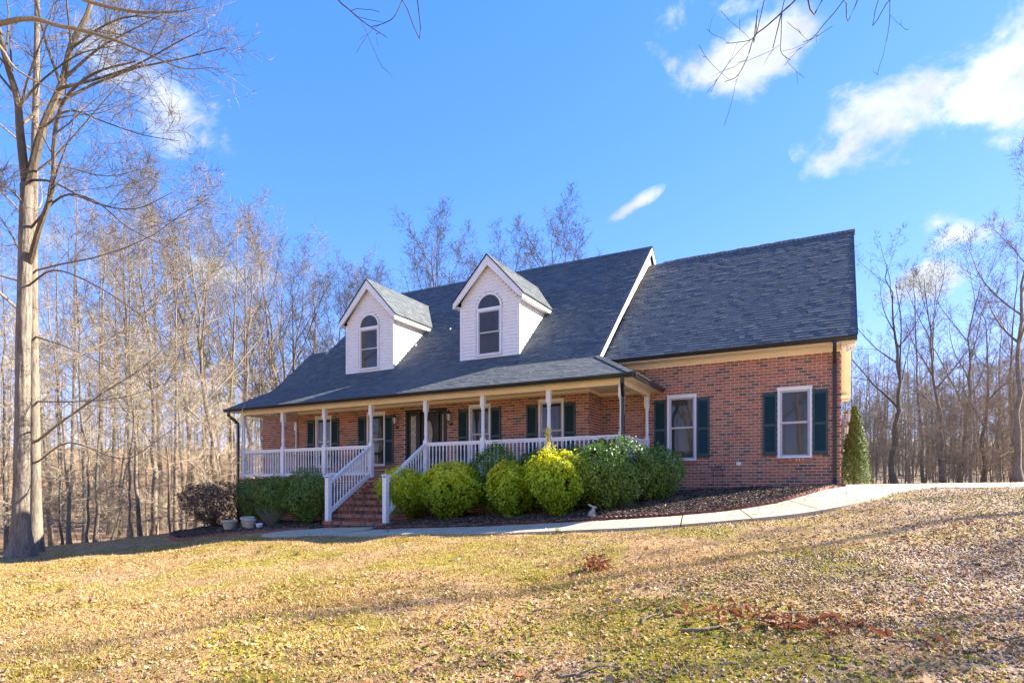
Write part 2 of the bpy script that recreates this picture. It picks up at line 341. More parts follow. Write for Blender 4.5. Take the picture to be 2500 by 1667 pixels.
# ------------------------------------------------------------------ terrain
PATH_IN = np.array([(0.10, -0.45), (-0.15, -1.6), (-0.50, -2.9), (-1.15, -3.8), (-1.95, -4.45), (-2.95, -4.75), (-4.3, -4.72), (-6.25, -4.55), (-8.7, -4.72), (-10.6, -4.85), (-10.9, -4.55)])
PATH_OUT = np.array([(1.6, -2.3), (0.95, -3.3), (0.35, -4.6), (-0.45, -5.4), (-1.45, -5.9), (-2.6, -5.95), (-3.97, -5.85), (-6.0, -5.7), (-8.1, -5.75), (-9.85, -6.05), (-10.9, -6.35)])
ctrl = np.array([
 (0, 0, .03), (-3.8, 0, -.11), (-6.2, 0, -.2), (-5, -2.6, -.45), (-8, -2.6, -.68), (-10.6, -2.6, -.82), (-10.8, -4.0, -1.02),
 (-14, -3.5, -1.15), (-17, -3.5, -1.25), (-19.5, -3.5, -1.42), (-16.1, -4.3, -1.25), (-12.4, -4.4, -1.12), (-12.4, -6.6, -1.17),
 (-.50, -2.97, -.11), (-1.15, -3.8, -.32), (-1.95, -4.45, -.46), (-2.95, -4.8, -.57), (-4.3, -4.75, -.68), (-6.25, -4.5, -.83), (-8.7, -4.75, -.98), (-10.8, -4.9, -1.09),
 (1.6, -2.3, -.01), (.35, -4.7, -.25), (-.45, -5.4, -.42), (-1.5, -6.1, -.56), (-2.7, -5.9, -.68), (-3.97, -5.75, -.78), (-8.1, -5.65, -1.04), (-9.85, -6.0, -1.1),
 (-14, -6.5, -1.32), (-18, -5.7, -1.7), (-20, -8.4, -1.9), (0, -17.1, -1.6), (4, -3, -.03), (10, -2.4, .02), (3, -8, -.62), (8, -12, -.95), (5, -17, -1.45),
 (-3, -9, -1.02), (-1, -12, -1.2), (-6, -11, -1.33), (-10, -10, -1.5), (-14, -10, -1.7), (4, 8, .1), (10, 12, .16), (5, 18, .22),
 (0, 10, .05), (-10, 12, -.7), (-24, 2, -2.0), (-24, 12, -2.3), (-29, -8, -2.5), (10, 25, .3), (-12, 25, -1.2), (16, -10, -.6), (18, 4, .2), (-8, -20, -1.9), (-18, -18, -2.2)])
def _U(r2): return np.where(r2 > 1e-12, .5*r2*np.log(np.maximum(r2, 1e-12)), 0)
_n = len(ctrl); _P = np.c_[np.ones(_n), ctrl[:, :2]]
_K = _U(((ctrl[:, None, :2]-ctrl[None, :, :2])**2).sum(-1))+np.eye(_n)*.35
_A = np.block([[_K, _P], [_P.T, np.zeros((3, 3))]]); _w = np.linalg.solve(_A, np.r_[ctrl[:, 2], 0, 0, 0])
def gz(x, y):
    x = np.asarray(x, float); y = np.asarray(y, float); sh = x.shape; xf = x.ravel(); yf = y.ravel(); z = np.empty(len(xf))
    for s in range(0, len(xf), 40000):
        X = xf[s:s+40000]; Y = yf[s:s+40000]
        r2 = (X[:, None]-ctrl[None, :, 0])**2+(Y[:, None]-ctrl[None, :, 1])**2
        zn = _U(r2)@_w[:_n]+_w[_n]+_w[_n+1]*X+_w[_n+2]*Y
        # beyond the yard: right and rear nearly level, a shallow valley with a rising far side on the left
        dx = X-CAM[0]; dy = Y-CAM[1]; dep = dx*fwv[0]+dy*fwv[1]; lat = dx*rtv[0]+dy*rtv[1]
        left = smoothstep(10, -25, lat)
        hill = -2.8+smoothstep(45, 150, dep-.25*lat)*11
        far = left*hill+(1-left)*(.35+smoothstep(52, 120, dep)*9.0)
        far = np.where(dep < 0, -2.0+smoothstep(-14, -60, dep)*7, far)  # unseen rise behind the viewpoint, added to block bright horizon sky from pane reflections
        b = smoothstep(20, 36, np.hypot(X+5, Y+2))
        z[s:s+40000] = zn*(1-b)+far*b
    return z.reshape(sh)
def gz1(x, y): return float(gz(np.array([x]), np.array([y]))[0])
def inpoly(x, y, poly):
    x = np.asarray(x); y = np.asarray(y); r = np.zeros(x.shape, bool); n = len(poly)
    for i in range(n):
        x0, y0 = poly[i]; x1, y1 = poly[(i+1) % n]
        if y0 == y1: continue
        c = ((y0 > y) != (y1 > y)) & (x < (x1-x0)*(y-y0)/(y1-y0)+x0); r ^= c
    return r
STAIR_PAD = [(-10.9, -4.55), (-10.75, -4.25), (-13.05, -4.25), (-13.7, -4.75), (-13.75, -5.5), (-13.0, -6.35), (-12.2, -6.65), (-10.9, -6.35)]
PATH_POLY = list(map(tuple, PATH_IN))+list(map(tuple, PATH_OUT[::-1]))
DRIVE = [(0.10, -.45), (1.6, -2.3), (3.2, -2.45), (9.6, -2.4), (9.6, 15), (0.06, 15), (.06, -.1)]
BED_R = list(map(tuple, PATH_IN))+[(-10.7, -4.2), (-10.65, -2.4), (-4.7, -2.4), (-4.7, .1), (.05, .1)]
BED_L = [(-13.0, -4.4), (-13.9, -4.75), (-15.2, -5.15), (-17.2, -5.2), (-19.2, -4.7), (-20.6, -3.6), (-20.8, -2.0), (-19.0, -1.9), (-18.9, -2.4), (-13.0, -2.4)]
def paved(x, y): return inpoly(x, y, PATH_POLY) | inpoly(x, y, STAIR_PAD) | inpoly(x, y, DRIVE)
def inbed(x, y): return inpoly(x, y, BED_R) | inpoly(x, y, BED_L)
def inhouse(x, y): return ((x > -19) & (x < -4.6) & (y > -2.5) & (y < 10)) | ((x > -21) & (x < 0.05) & (y > 0) & (y < 10)) | ((x > -13.1) & (x < -10.6) & (y > -4.4) & (y < -2.3))

def make_ground():
    def axis(a, b, dense0, dense1, step):
        core = np.arange(dense0, dense1+1e-6, step); lo = []; v = dense0; s = step
        while v > a: s *= 1.13; v -= s; lo.append(v)
        hi = []; v = dense1; s = step
        while v < b: s *= 1.13; v += s; hi.append(v)
        return np.array(lo[::-1]+list(core)+hi)
    xs = axis(-420, 420, -26, 11, .16); ys = axis(-260, 460, -18, 3, .16)
    X, Y = np.meshgrid(xs, ys); Z = gz(X, Y)
    bumpm = np.clip(1-(inpoly(X, Y, PATH_POLY) | inpoly(X, Y, STAIR_PAD) | inpoly(X, Y, DRIVE)).astype(float), 0, 1)
    Z += bumpm*((vnoise(X*.9, Y*.9, 1)-.5)*.07+(vnoise(X*2.6, Y*2.6, 2)-.5)*.035)*smoothstep(400, 60, np.hypot(X, Y))
    Z -= (1-bumpm)*.03
    Z -= inhouse(X, Y)*.12
    ny, nx = X.shape; idx = np.arange(nx*ny).reshape(ny, nx)
    F = np.stack([idx[:-1, :-1], idx[:-1, 1:], idx[1:, 1:], idx[1:, :-1]], -1).reshape(-1, 4)
    o = bulk('ground', np.stack([X, Y, Z], -1).reshape(-1, 3), F, None, 'ground', smooth=True)
    tag(o, 'leaf-strewn winter lawn with moss patches sloping up to the house', 'ground', kind='structure')
make_ground()
def sheet(name, poly, step, lift, mat, label, cat, noise_amp=0, holes=None, parent=None):
    p = np.array(poly); xs = np.arange(p[:, 0].min(), p[:, 0].max()+step, step); ys = np.arange(p[:, 1].min(), p[:, 1].max()+step, step)
    X, Y = np.meshgrid(xs, ys); Z = gz(X, Y)+lift
    if noise_amp: Z += noise_amp*(vnoise(X*2.2, Y*2.2, 9)-.3+.5*vnoise(X*7, Y*7, 4))
    ny, nx = X.shape; idx = np.arange(nx*ny).reshape(ny, nx)
    cx = (X[:-1, :-1]+X[1:, 1:])/2; cy = (Y[:-1, :-1]+Y[1:, 1:])/2; keep = inpoly(cx, cy, poly)
    F = np.stack([idx[:-1, :-1], idx[:-1, 1:], idx[1:, 1:], idx[1:, :-1]], -1)[keep]
    used = np.unique(F); rm = -np.ones(nx*ny, int); rm[used] = np.arange(len(used))
    V = np.stack([X, Y, Z], -1).reshape(-1, 3)[used]
    return tag(bulk(name, V, rm[F], None, mat, smooth=True), label, cat, kind='structure')
sheet('mulch_bed', BED_R, .1, .035, 'mulch', 'dark wood-chip bed between the walkway and the garage front', 'mulch bed', .05)
sheet('mulch_bed', BED_L, .1, .035, 'mulch', 'dark wood-chip bed beside the brick stairs holding the pots', 'mulch bed', .05)

def slab_strip(inner, outer, name, parent, lift=.03):
    """slab between two short polylines of equal length, draped on the ground, with real edges"""
    k = len(inner); w = 5; mb = MB(); top = []
    for i in range(k):
        row = []
        for j in range(w+1):
            p = inner[i]*(1-j/w)+outer[i]*j/w; row.append((p[0], p[1], gz1(p[0], p[1])+lift))
        top.append(row)
    for i in range(k-1):
        for j in range(w): mb.poly((top[i][j], top[i+1][j], top[i+1][j+1], top[i][j+1]))
    per = [top[0][j] for j in range(w+1)]+[top[i][w] for i in range(1, k)]+[top[k-1][j] for j in range(w-1, -1, -1)]+[top[i][0] for i in range(k-2, 0, -1)]
    for a, b in zip(per, per[1:]+per[:1]): mb.poly((a, b, (b[0], b[1], b[2]-.12), (a[0], a[1], a[2]-.12)))
    return mb.build(name, 'concrete', parent)
def resample(P, n):
    d = np.r_[0, np.cumsum(np.hypot(*(P[1:]-P[:-1]).T))]; t = np.linspace(0, d[-1], n); return np.c_[np.interp(t, d, P[:, 0]), np.interp(t, d, P[:, 1])]
def smooth_line(P, n):
    P = np.array(P, float); Q = np.vstack([2*P[0]-P[1], P, 2*P[-1]-P[-2]]); out = []
    for i in range(1, len(Q)-2):
        p0, p1, p2, p3 = Q[i-1:i+3]
        for t in np.linspace(0, 1, 8, endpoint=False): out.append(.5*((2*p1)+(-p0+p2)*t+(2*p0-5*p1+4*p2-p3)*t*t+(-p0+3*p1-3*p2+p3)*t**3))
    out.append(Q[-2]); return resample(np.array(out), n)
PIN = smooth_line(PATH_IN[:-1], 97); POUT = smooth_line(PATH_OUT, 97)
def make_paving():
    walk = tag(empty('walkway', (-5, -5, gz1(-5, -5))), 'pale curved concrete walkway from the driveway to the brick stairs', 'walkway', kind='structure')
    walk.location = (0, 0, 0)
    for s in range(0, 96, 8):
        a = PIN[s:s+9].copy(); b = POUT[s:s+9].copy()
        a[-1] = a[-1]*.82+a[-2]*.18; b[-1] = b[-1]*.82+b[-2]*.18
        slab_strip(a, b, 'slab', walk)
    mb = MB(); pad = [(x, y) for x, y in STAIR_PAD]
    pd = smooth_line(np.array(pad[2:]+[(-10.9, -6.35)]), 40)
    outl = [np.array((-10.92, -6.35)), np.array((-10.92, -4.55)), np.array((-10.78, -4.2)), np.array((-13.05, -4.2))]+list(pd[1:-1])
    c = np.mean(outl, 0); cz = gz1(*c)+.03
    tp = [(p[0], p[1], gz1(p[0], p[1])+.03) for p in outl]
    for a, b in zip(tp, tp[1:]+tp[:1]):
        mb.poly(((c[0], c[1], cz), b, a)); mb.poly((a, b, (b[0], b[1], b[2]-.12), (a[0], a[1], a[2]-.12)))
    mb.build('landing_slab', 'concrete', walk)
    d = tag(empty('driveway'), 'wide pale concrete driveway past the right end of the house', 'driveway', kind='structure')
    xs = [.06, 3.2, 6.4, 9.6]; ys = [-2.4, .9, 4.2, 7.5, 10.8, 14.1]
    for i in range(3):
        for j in range(5):
            x0, x1, y0, y1 = xs[i]+.006, xs[i+1]-.006, ys[j]+.006, ys[j+1]-.006
            n = 8
            A = np.c_[np.linspace(x0, x1, n), np.full(n, y0)]; B = np.c_[np.linspace(x0, x1, n), np.full(n, y1)]
            if i == 0 and j == 0:
                A = np.array([(.10, -.45), (.5, -.9), (.85, -1.35), (1.2, -1.82), (1.6, -2.31), (2.0, -2.38), (2.6, -2.4), (x1, -2.4)]); B = np.c_[np.r_[.10, .3, .6, 1.0, 1.5, 2.0, 2.6, x1], np.full(8, y1)]
            slab_strip(B, A, 'slab', d)
make_paving()

# ------------------------------------------------------------------ the house
rng = np.random.default_rng(11)
house = tag(empty('brick_house', (-9, 3, -1.0)), 'red brick house with dark shingle roof, two white dormers and a white railed front porch', 'house')
house.location = (0, 0, 0)
BL, BH, JT = .2056, .0789, .0150     # brick module, course height, joint
BR_V, BR_F, BR_C = [], [], []       # all joined bricks
SINGLE = []                          # candidates for single bricks
def emit_brick(mapf, u0, u1, z0, z1, c, single=False):
    d0 = rng.uniform(-.0015, .0015)
    if single: SINGLE.append((u0, u1, z0, z1, c)); return
    p = [mapf(u0, d0, z0), mapf(u1, d0, z0), mapf(u1, d0, z1), mapf(u0, d0, z1), mapf(u0, .03, z0), mapf(u1, .03, z0), mapf(u1, .03, z1), mapf(u0, .03, z1)]
    o = len(BR_V)*8; BR_V.append(p)
    BR_F.append([(o, o+1, o+2, o+3), (o+3, o+2, o+6, o+7), (o+1, o, o+4, o+5), (o, o+3, o+7, o+4), (o+2, o+1, o+5, o+6)]); BR_C.append([c]*5)
def bcol():
    r = rng.random()
    return rng.uniform(0, .16) if r < .22 else (rng.uniform(.17, .55) if r < .6 else rng.uniform(.5, 1.0))
def brick_wall(name, mapf, u0, u1, z0, z1, holes=(), singles=None, phase=0, thick=.16):
    """mapf(u, depth_inward, z) -> xyz. holes: (ua, ub, za, zb)"""
    us = sorted({u0, u1}|{h for q in holes for h in q[:2] if u0 < h < u1}); zs = sorted({z0, z1}|{h for q in holes for h in q[2:4] if z0 < h < z1})
    mb = MB()
    for a, b in zip(us, us[1:]):
        for c, d in zip(zs, zs[1:]):
            um, zm = (a+b)/2, (c+d)/2
            if any(h[0] < um < h[1] and h[2] < zm < h[3] for h in holes): continue
            a2 = a+.013 if a == u0 else a; b2 = b-.013 if b == u1 else b
            q = [mapf(a2, .010, c), mapf(b2, .010, c), mapf(b2, thick, c), mapf(a2, thick, c), mapf(a2, .010, d), mapf(b2, .010, d), mapf(b2, thick, d), mapf(a2, thick, d)]
            mb.hexa(q)
    w = mb.build(name, 'mortar', house)
    k0 = math.floor(z0/BH); k1 = math.ceil(z1/BH)
    for k in range(k0, k1):
        a = max(k*BH, z0); b = min(k*BH+BH-JT, z1)
        if b-a < .02: continue
        u = u0-BL*(.5 if k % 2 else 0)-phase
        while u < u1:
            segs = [(max(u, u0), min(u+BL-JT, u1))]
            for h in holes:
                if h[2] < (a+b)/2 < h[3]:
                    ns = []
                    for s in segs:
                        if s[1] <= h[0] or s[0] >= h[1]: ns.append(s); continue
                        if s[0] < h[0]-.02: ns.append((s[0], h[0]))
                        if s[1] > h[1]+.02: ns.append((h[1], s[1]))
                    segs = ns
            for s in segs:
                if s[1]-s[0] < .02: continue
                full = s[1]-s[0] > BL-JT-.002 and b-a > BH-JT-.002
                emit_brick(mapf, s[0], s[1], a, b, bcol(), bool(singles and full and singles(s[0], a)))
            u += BL
    return w
def mapY(Y0): return lambda u, d, z: (u, Y0+d, z)              # faces -Y
def mapXp(X0): return lambda u, d, z: (X0-d, u, z)              # faces +X
def mapXn(X0): return lambda u, d, z: (X0+d, -u, z)             # faces -X (u = -y)
def sill_bricks(mapf, u0, u1, ztop, h=.115, proud=.022):
    n = max(2, round((u1-u0)/.079)); w = (u1-u0)/n
    for i in range(n):
        a, b = u0+i*w+.005, u0+(i+1)*w-.005; c = rng.uniform(.45, 1.0)
        o = len(BR_V)*8
        BR_V.append([mapf(a, -proud, ztop-h), mapf(b, -proud, ztop-h), mapf(b, -proud, ztop-.012), mapf(a, -proud, ztop-.012), mapf(a, .06, ztop-h), mapf(b, .06, ztop-h), mapf(b, .06, ztop), mapf(a, .06, ztop)])
        BR_F.append([(o, o+1, o+2, o+3), (o+3, o+2, o+6, o+7), (o+1, o, o+4, o+5), (o, o+3, o+7, o+4), (o+2, o+1, o+5, o+6)]); BR_C.append([c]*5)

GW = [(-1.44, -.644, .79, 2.59), (-4.265, -3.472, .78, 2.59)]
MW = [(-7.763, -6.97, .77, 2.585), (-10.147, -9.375, .77, 2.585), (-14.238, -13.453, .77, 2.585), (-16.627, -15.86, .77, 2.585)]
DOOR = (-12.62, -10.96, .36, 2.585); YW = -.97
brick_wall('garage_wall', mapY(0), -6.39, 0, -.6, 3.40, [(a, b, c-.115, d) for a, b, c, d in GW], singles=lambda u, z: u > -3.05 and z < 2.2)
brick_wall('garage_side_wall', mapXp(0), .034, 9.36, -.5, 3.40)
brick_wall('front_wall', mapY(YW), -17.47, -6.21, .30, 2.74, [(a, b, c-.115, d) for a, b, c, d in MW]+[DOOR])
brick_wall('return_wall', mapXp(-6.21), YW+.034, -.004, .30, 2.74)
brick_wall('wing_wall', mapY(.12), -20.7, -17.47, -2.2, 2.95)
brick_wall('wing_side_wall', mapXn(-20.7), -8.0, -.154, -2.6, 2.95)
brick_wall('left_return_wall', mapXn(-17.47), -.118, .936, .30, 2.74)
brick_wall('porch_foundation_wall', mapY(-2.45), -18.85, -4.65, -1.75, .25)
brick_wall('porch_side_wall', mapXp(-4.65), -2.416, -.004, -.8, .25)
brick_wall('porch_left_wall', mapXn(-18.85), -.12, 2.416, -2.0, .25)
for a, b, c, d in GW: sill_bricks(mapY(0), a-.02, b+.02, c)
for a, b, c, d in MW: sill_bricks(mapY(YW), a-.02, b+.02, c)
# rowlock edge of the porch floor
sill_bricks(mapY(-2.45), -18.85, -4.65, .36, .10, .03)
sill_bricks(mapXp(-4.65), -2.45, 0, .36, .10, .03); sill_bricks(mapXn(-18.85), -.12, 2.45, .36, .10, .03)
# the single bricks: 300 that show largest
proto = MB(); proto.hexa(((0, 0, 0), (BL-JT, 0, 0), (BL-JT, .03, 0), (0, .03, 0), (0, 0, BH-JT), (BL-JT, 0, BH-JT), (BL-JT, .03, BH-JT), (0, .03, BH-JT)), skip=())
bp = proto.build('brick', 'brick1', house)
SINGLE.sort(key=lambda s: -s[0]); first = True
for i, (u0, u1, z0, z1, c) in enumerate(SINGLE):
    if i >= 300: emit_brick(mapY(0), u0, u1, z0, z1, c); continue
    o = bp if first else bp.copy()
    if not first: col.objects.link(o); o.parent = house
    first = False; o.location = (u0, rng.uniform(-.0015, .0015), z0)
bo = bulk('brick_courses', np.array(BR_V).reshape(-1, 3), np.array(BR_F).reshape(-1, 4), np.array(BR_C).ravel(), 'brick', house); bo['kind'] = 'stuff'

# --- windows, shutters
def dh_window(x0, x1, z0, z1, Y, parent, cap=True, name='window', arch=False):
    t = .052; mb = MB(); yo = Y-.012; yi = Y+.10
    zt = z1-(.085 if cap else t)
    mb.box(x0, x0+t, yo, yi, z0, zt); mb.box(x1-t, x1, yo, yi, z0, zt); mb.box(x0, x1, yo-.004, yi, z0-.004, z0+.035)
    mb.box(x0+.001, x1-.001, yo-.003, yi, zt, z1-.02); mb.box(x0-.012, x1+.012, yo-.03, yi, z1-.02, z1)
    w = mb.build(name, 'white', parent); zm = (z0+.035+zt)/2+.02
    f = .05
    for (a, b, yy) in ((zm-.018, zt, Y+.03), (z0+.035, zm+.018, Y+.062)):
        s = MB(); xa, xb = x0+t+.002, x1-t-.002
        s.box(xa, xa+f, yy, yy+.035, a, b); s.box(xb-f, xb, yy, yy+.035, a, b); s.box(xa+f, xb-f, yy+.001, yy+.035, a, a+f*.9); s.box(xa+f, xb-f, yy+.001, yy+.035, b-f*.9, b)
        s.build('sash', 'sash', w)
        g = MB(); g.box(xa+f-.004, xb-f+.004, yy+.018, yy+.024, a+f*.9-.004, b-f*.9+.004); g.build('pane', 'glass', w)
    bk = MB(); bk.box(x0+.01, x1-.01, Y+.115, Y+.13, z0, z1-.03); bk.build('blind', 'door', w)
    return w
_shut = {}
def shutter(x0, x1, z0, z1, Y, parent):
    key = (round(x1-x0, 3), round(z1-z0, 3))
    if key not in _shut:
        w, h = x1-x0, z1-z0; mb = MB(); st = .048
        mb.box(0, st, -.032, 0, 0, h); mb.box(w-st, w, -.032, 0, 0, h); mb.box(st, w-st, -.031, 0, 0, .10); zm = h*.48
        mb.box(st, w-st, -.031, 0, zm-.035, zm+.035)
        n = 10; pts = [(st, -.031, h), (w-st, -.031, h)]+[(st+(w-2*st)*(1-i/n), -.031, h-.085+.035*math.sin(math.pi*i/n)) for i in range(n+1)]
        mb.prism(pts, (0, .031, 0)); mb.box(st, w-st, -.008, 0, .09, h-.04)
        for a, b in ((.105, zm-.037), (zm+.037, h-.088)):
            k = int((b-a)/.034)
            for i in range(k):
                z = a+(i+.5)*(b-a)/k; mb.hexa(((st, -.026, z-.016), (w-st, -.026, z-.016), (w-st, -.010, z+.012), (st, -.010, z+.012), (st, -.022, z-.010), (w-st, -.022, z-.010), (w-st, -.007, z+.017), (st, -.007, z+.017)))
        o = mb.build('shutter', 'shutter', parent); _shut[key] = o
    else:
        o = _shut[key].copy(); col.objects.link(o); o.parent = parent
    o.location = (x0, Y-.004, z0)
for (a, b, c, d), (s0, s1) in zip(GW, (((-1.792, -1.452), (-.632, -.297)), ((-4.63, -4.29), (-3.462, -3.127)))):
    dh_window(a, b, c, d, 0, house)
    for q in (s0, s1): shutter(q[0], q[0]+.338, .855, 2.475, 0, house)
for (a, b, c, d) in MW:
    dh_window(a, b, c, d, YW, house)
    for q in (a-.385, b+.012): shutter(q, q+.345, .80, 2.45, YW, house)

# --- front door with sidelights
def front_door():
    x0, x1, z0, z1 = DOOR; Y = YW+.06
    mb = MB(); t = .09
    for a, b in ((x0, x0+t), (x1-t, x1), (-12.13, -12.02), (-11.40, -11.29)): mb.box(a, b, Y-.05, Y+.08, z0, z1-t)
    mb.box(x0+.001, x1-.001, Y-.052, Y+.08, z1-t, z1); mb.box(x0+.01, x1-.01, Y-.06, Y+.09, z0-.0, z0+.03)
    fr = mb.build('door_frame', 'door', house)
    for a, b in ((x0+t, -12.13), (-11.29, x1-t)):
        m = MB(); w = b-a; e = .085
        m.box(a, a+e, Y-.01, Y+.05, z0+.03, z1-t); m.box(b-e, b, Y-.01, Y+.05, z0+.03, z1-t); m.box(a+e, b-e, Y-.009, Y+.05, z0+.03, z0+.62); m.box(a+e, b-e, Y-.009, Y+.05, z1-t-.12, z1-t)
        sd = m.build('sidelight', 'door', fr); g = MB(); g.box(a+e-.003, b-e+.003, Y+.01, Y+.02, z0+.61, z1-t-.11); g.build('sidelight_pane', 'leaded', fr)
    a, b = -12.02, -11.40; cx, cz, rx, rz_ = (a+b)/2+.0, 1.75, .165, .46
    m = MB(); n = 28; zt = z1-t-.01; zb = z0+.035
    ring = [(cx+rx*math.cos(2*math.pi*i/n), cz+rz_*math.sin(2*math.pi*i/n)) for i in range(n)]
    def edge(i):
        an = 2*math.pi*i/n; dx, dz = math.cos(an), math.sin(an); k = min(((b-a)/2-.005)/max(abs(dx), 1e-6), ((zt-cz) if dz > 0 else (cz-zb))/max(abs(dz), 1e-6)); return (cx+dx*k, cz+dz*k)
    out = [edge(i) for i in range(n)]
    for i in range(n):
        j = (i+1) % n; m.poly(((out[i][0], Y, out[i][1]), (out[j][0], Y, out[j][1]), (ring[j][0], Y, ring[j][1]), (ring[i][0], Y, ring[i][1])))
        m.poly(((ring[i][0], Y, ring[i][1]), (ring[j][0], Y, ring[j][1]), (ring[j][0], Y+.03, ring[j][1]), (ring[i][0], Y+.03, ring[i][1])))
    m.box(a, b, Y+.045, Y+.05, zb, zt); m.box(a+.1, cx-.03, Y-.012, Y+.01, zb+.12, zb+.62); m.box(cx+.03, b-.1, Y-.012, Y+.01, zb+.12, zb+.62)
    m.tube([(p[0], Y-.004, p[1]) for p in ring]+[(ring[0][0], Y-.004, ring[0][1])], .014, 5, cap=False)
    dr = m.build('door', 'door', house)
    g = MB(); g.poly([(p[0], Y+.018, p[1]) for p in ring]); g.build('oval_pane', 'leaded', dr)
    h = MB(); h.lathe([(.01, 0), (.035, .005), (.035, .02), (.02, .03), (.032, .05), (.0, .07)], 0, 0, 10); o = h.build('knob', 'brass', dr, True); o.rotation_euler = (math.pi/2, 0, 0); o.location = (b-.075, Y-.002, 1.32)
    h = MB(); h.lathe([(.03, 0), (.03, .015), (.012, .02), (.012, .03)], 0, 0, 10); h.box(-.02, .02, -.06, .02, .0, .03); o = h.build('handle', 'brass', dr); o.rotation_euler = (math.pi/2, 0, 0); o.location = (b-.075, Y-.002, 1.45)
front_door()

# --- roofs
SH_V, SH_F, SH_C = [], [], []
EXPO = .143
def add_tab(O, U, Vd, Nn, u0, u1, v, t, c, L=EXPO+.03):
    p = lambda u, vv, h: O+U*u+Vd*vv+Nn*h
    o = len(SH_V)*8
    SH_V.append([p(u0, v, .002), p(u1, v, .002), p(u1, v, .004+t), p(u0, v, .004+t), p(u0, v+L, .001), p(u1, v+L, .001), p(u1, v+L, .003), p(u0, v+L, .003)])
    SH_F.append([(o, o+1, o+2, o+3), (o+3, o+2, o+6, o+7), (o+1, o+5, o+6, o+2), (o, o+3, o+7, o+4)]); SH_C.append([c]*4)
SINGLE_SH = []
def shingle_plane(O, U, Vd, poly, single=False, start=0):
    O = np.array(O, float); U = np.array(U, float); Vd = np.array(Vd, float); Nn = np.cross(U, Vd)
    if Nn[2] < 0: Nn = -Nn
    vmax = max(p[1] for p in poly); v = start; row = 0
    while v < vmax-.01:
        vm = min(v+EXPO*.4, vmax-.005); xs = []
        for (a, b), (c, d) in zip(poly, poly[1:]+poly[:1]):
            if (b > vm) != (d > vm): xs.append(a+(c-a)*(vm-b)/(d-b))
        xs.sort()
        for a, b in zip(xs[::2], xs[1::2]):
            u = a-rng.uniform(0, .25)
            while u < b:
                w = rng.choice([.15, .2, .3]); q0, q1 = max(u, a), min(u+w, b)
                if q1-q0 > .02:
                    t = rng.choice([.0045, .0065, .0065, .0105]); c = float(np.clip(rng.normal(.5, .28), 0, 1))
                    if single and w == .3 and q1-q0 > .299: SINGLE_SH.append((O, U, Vd, Nn, q0, v, t, c))
                    else: add_tab(O, U, Vd, Nn, q0, q1, v, t, c, min(EXPO+.03, vmax-v+.01))
                u += w
        v += EXPO; row += 1
def unit(v): v = np.array(v, float); return v/np.linalg.norm(v)
def slab(pts, down=.10, mat='deck', name='roof_deck', parent=None):
    mb = MB(); mb.prism(pts, (0, 0, -down)); return mb.build(name, mat, parent or house)
# planes: z = z0 + s (y - y0)
GS, MS, PS = .85, .91, .454
RG = (4.68, 3.65+GS*5.13); RM = (4.74, 3.717+MS*(4.74+.709)); YB, ZB = -.709, 3.717
XG1 = .333; XR = -6.0
# garage roof
slab([(-6.2, -.45, 3.65), (XG1, -.45, 3.65), (XG1, RG[0], RG[1]), (-6.2, RG[0], RG[1])], .11, name='garage_roof')
slab([(-6.2, RG[0], RG[1]), (XG1, RG[0], RG[1]), (XG1, 9.81, 3.65), (-6.2, 9.81, 3.65)], .11, name='garage_roof')
vd = unit((0, 1, GS)); Lg = 5.13*math.hypot(1, GS)
shingle_plane((-6.2, -.47, 3.655-.02*GS), (1, 0, 0), vd, [(.18, 0), (6.2+XG1+.015, 0), (6.2+XG1+.015, Lg), (.18, Lg)], single=True)
vd2 = unit((0, -1, GS)); shingle_plane((XG1, 9.83, 3.645), (-1, 0, 0), vd2, [(-.015, 0), (6.4, 0), (6.4, Lg), (-.015, Lg)])
# main roof front, rear; lower left tail
XL1, XL0, YL = -18.2, -19.13, 1.22; ZL = ZB+MS*(YL-YB)
slab([(XL0, YB, ZB), (XR, YB, ZB), (XR, RM[0], RM[1]), (XL1, RM[0], RM[1]), (XL1, YL, ZL), (XL0, YL, ZL)], .12, name='main_roof')
slab([(XL1, RM[0], RM[1]), (XR, RM[0], RM[1]), (XR, 10.19, ZB), (XL1, 10.19, ZB)], .12, name='main_roof')
slab([(XL0, YL, ZL), (XL1+.02, YL, ZL), (XL1+.02, 3.2, ZL-1.8), (XL0, 3.2, ZL-1.8)], .1, name='wing_roof')
vm = unit((0, 1, MS)); Lm = (RM[0]-YB)*math.hypot(1, MS); Ll = (YL-YB)*math.hypot(1, MS)
shingle_plane((XL0, YB, ZB+.004), (1, 0, 0), vm, [(-.02, 0), (XR-XL0+.02, 0), (XR-XL0+.02, Lm), (XL1-XL0-.02, Lm), (XL1-XL0-.02, Ll), (-.02, Ll)])
vm2 = unit((0, -1, MS)); shingle_plane((XR, 10.21, ZB-.015), (-1, 0, 0), vm2, [(-.02, 0), (XR-XL1+.02, 0), (XR-XL1+.02, Lm), (-.02, Lm)])
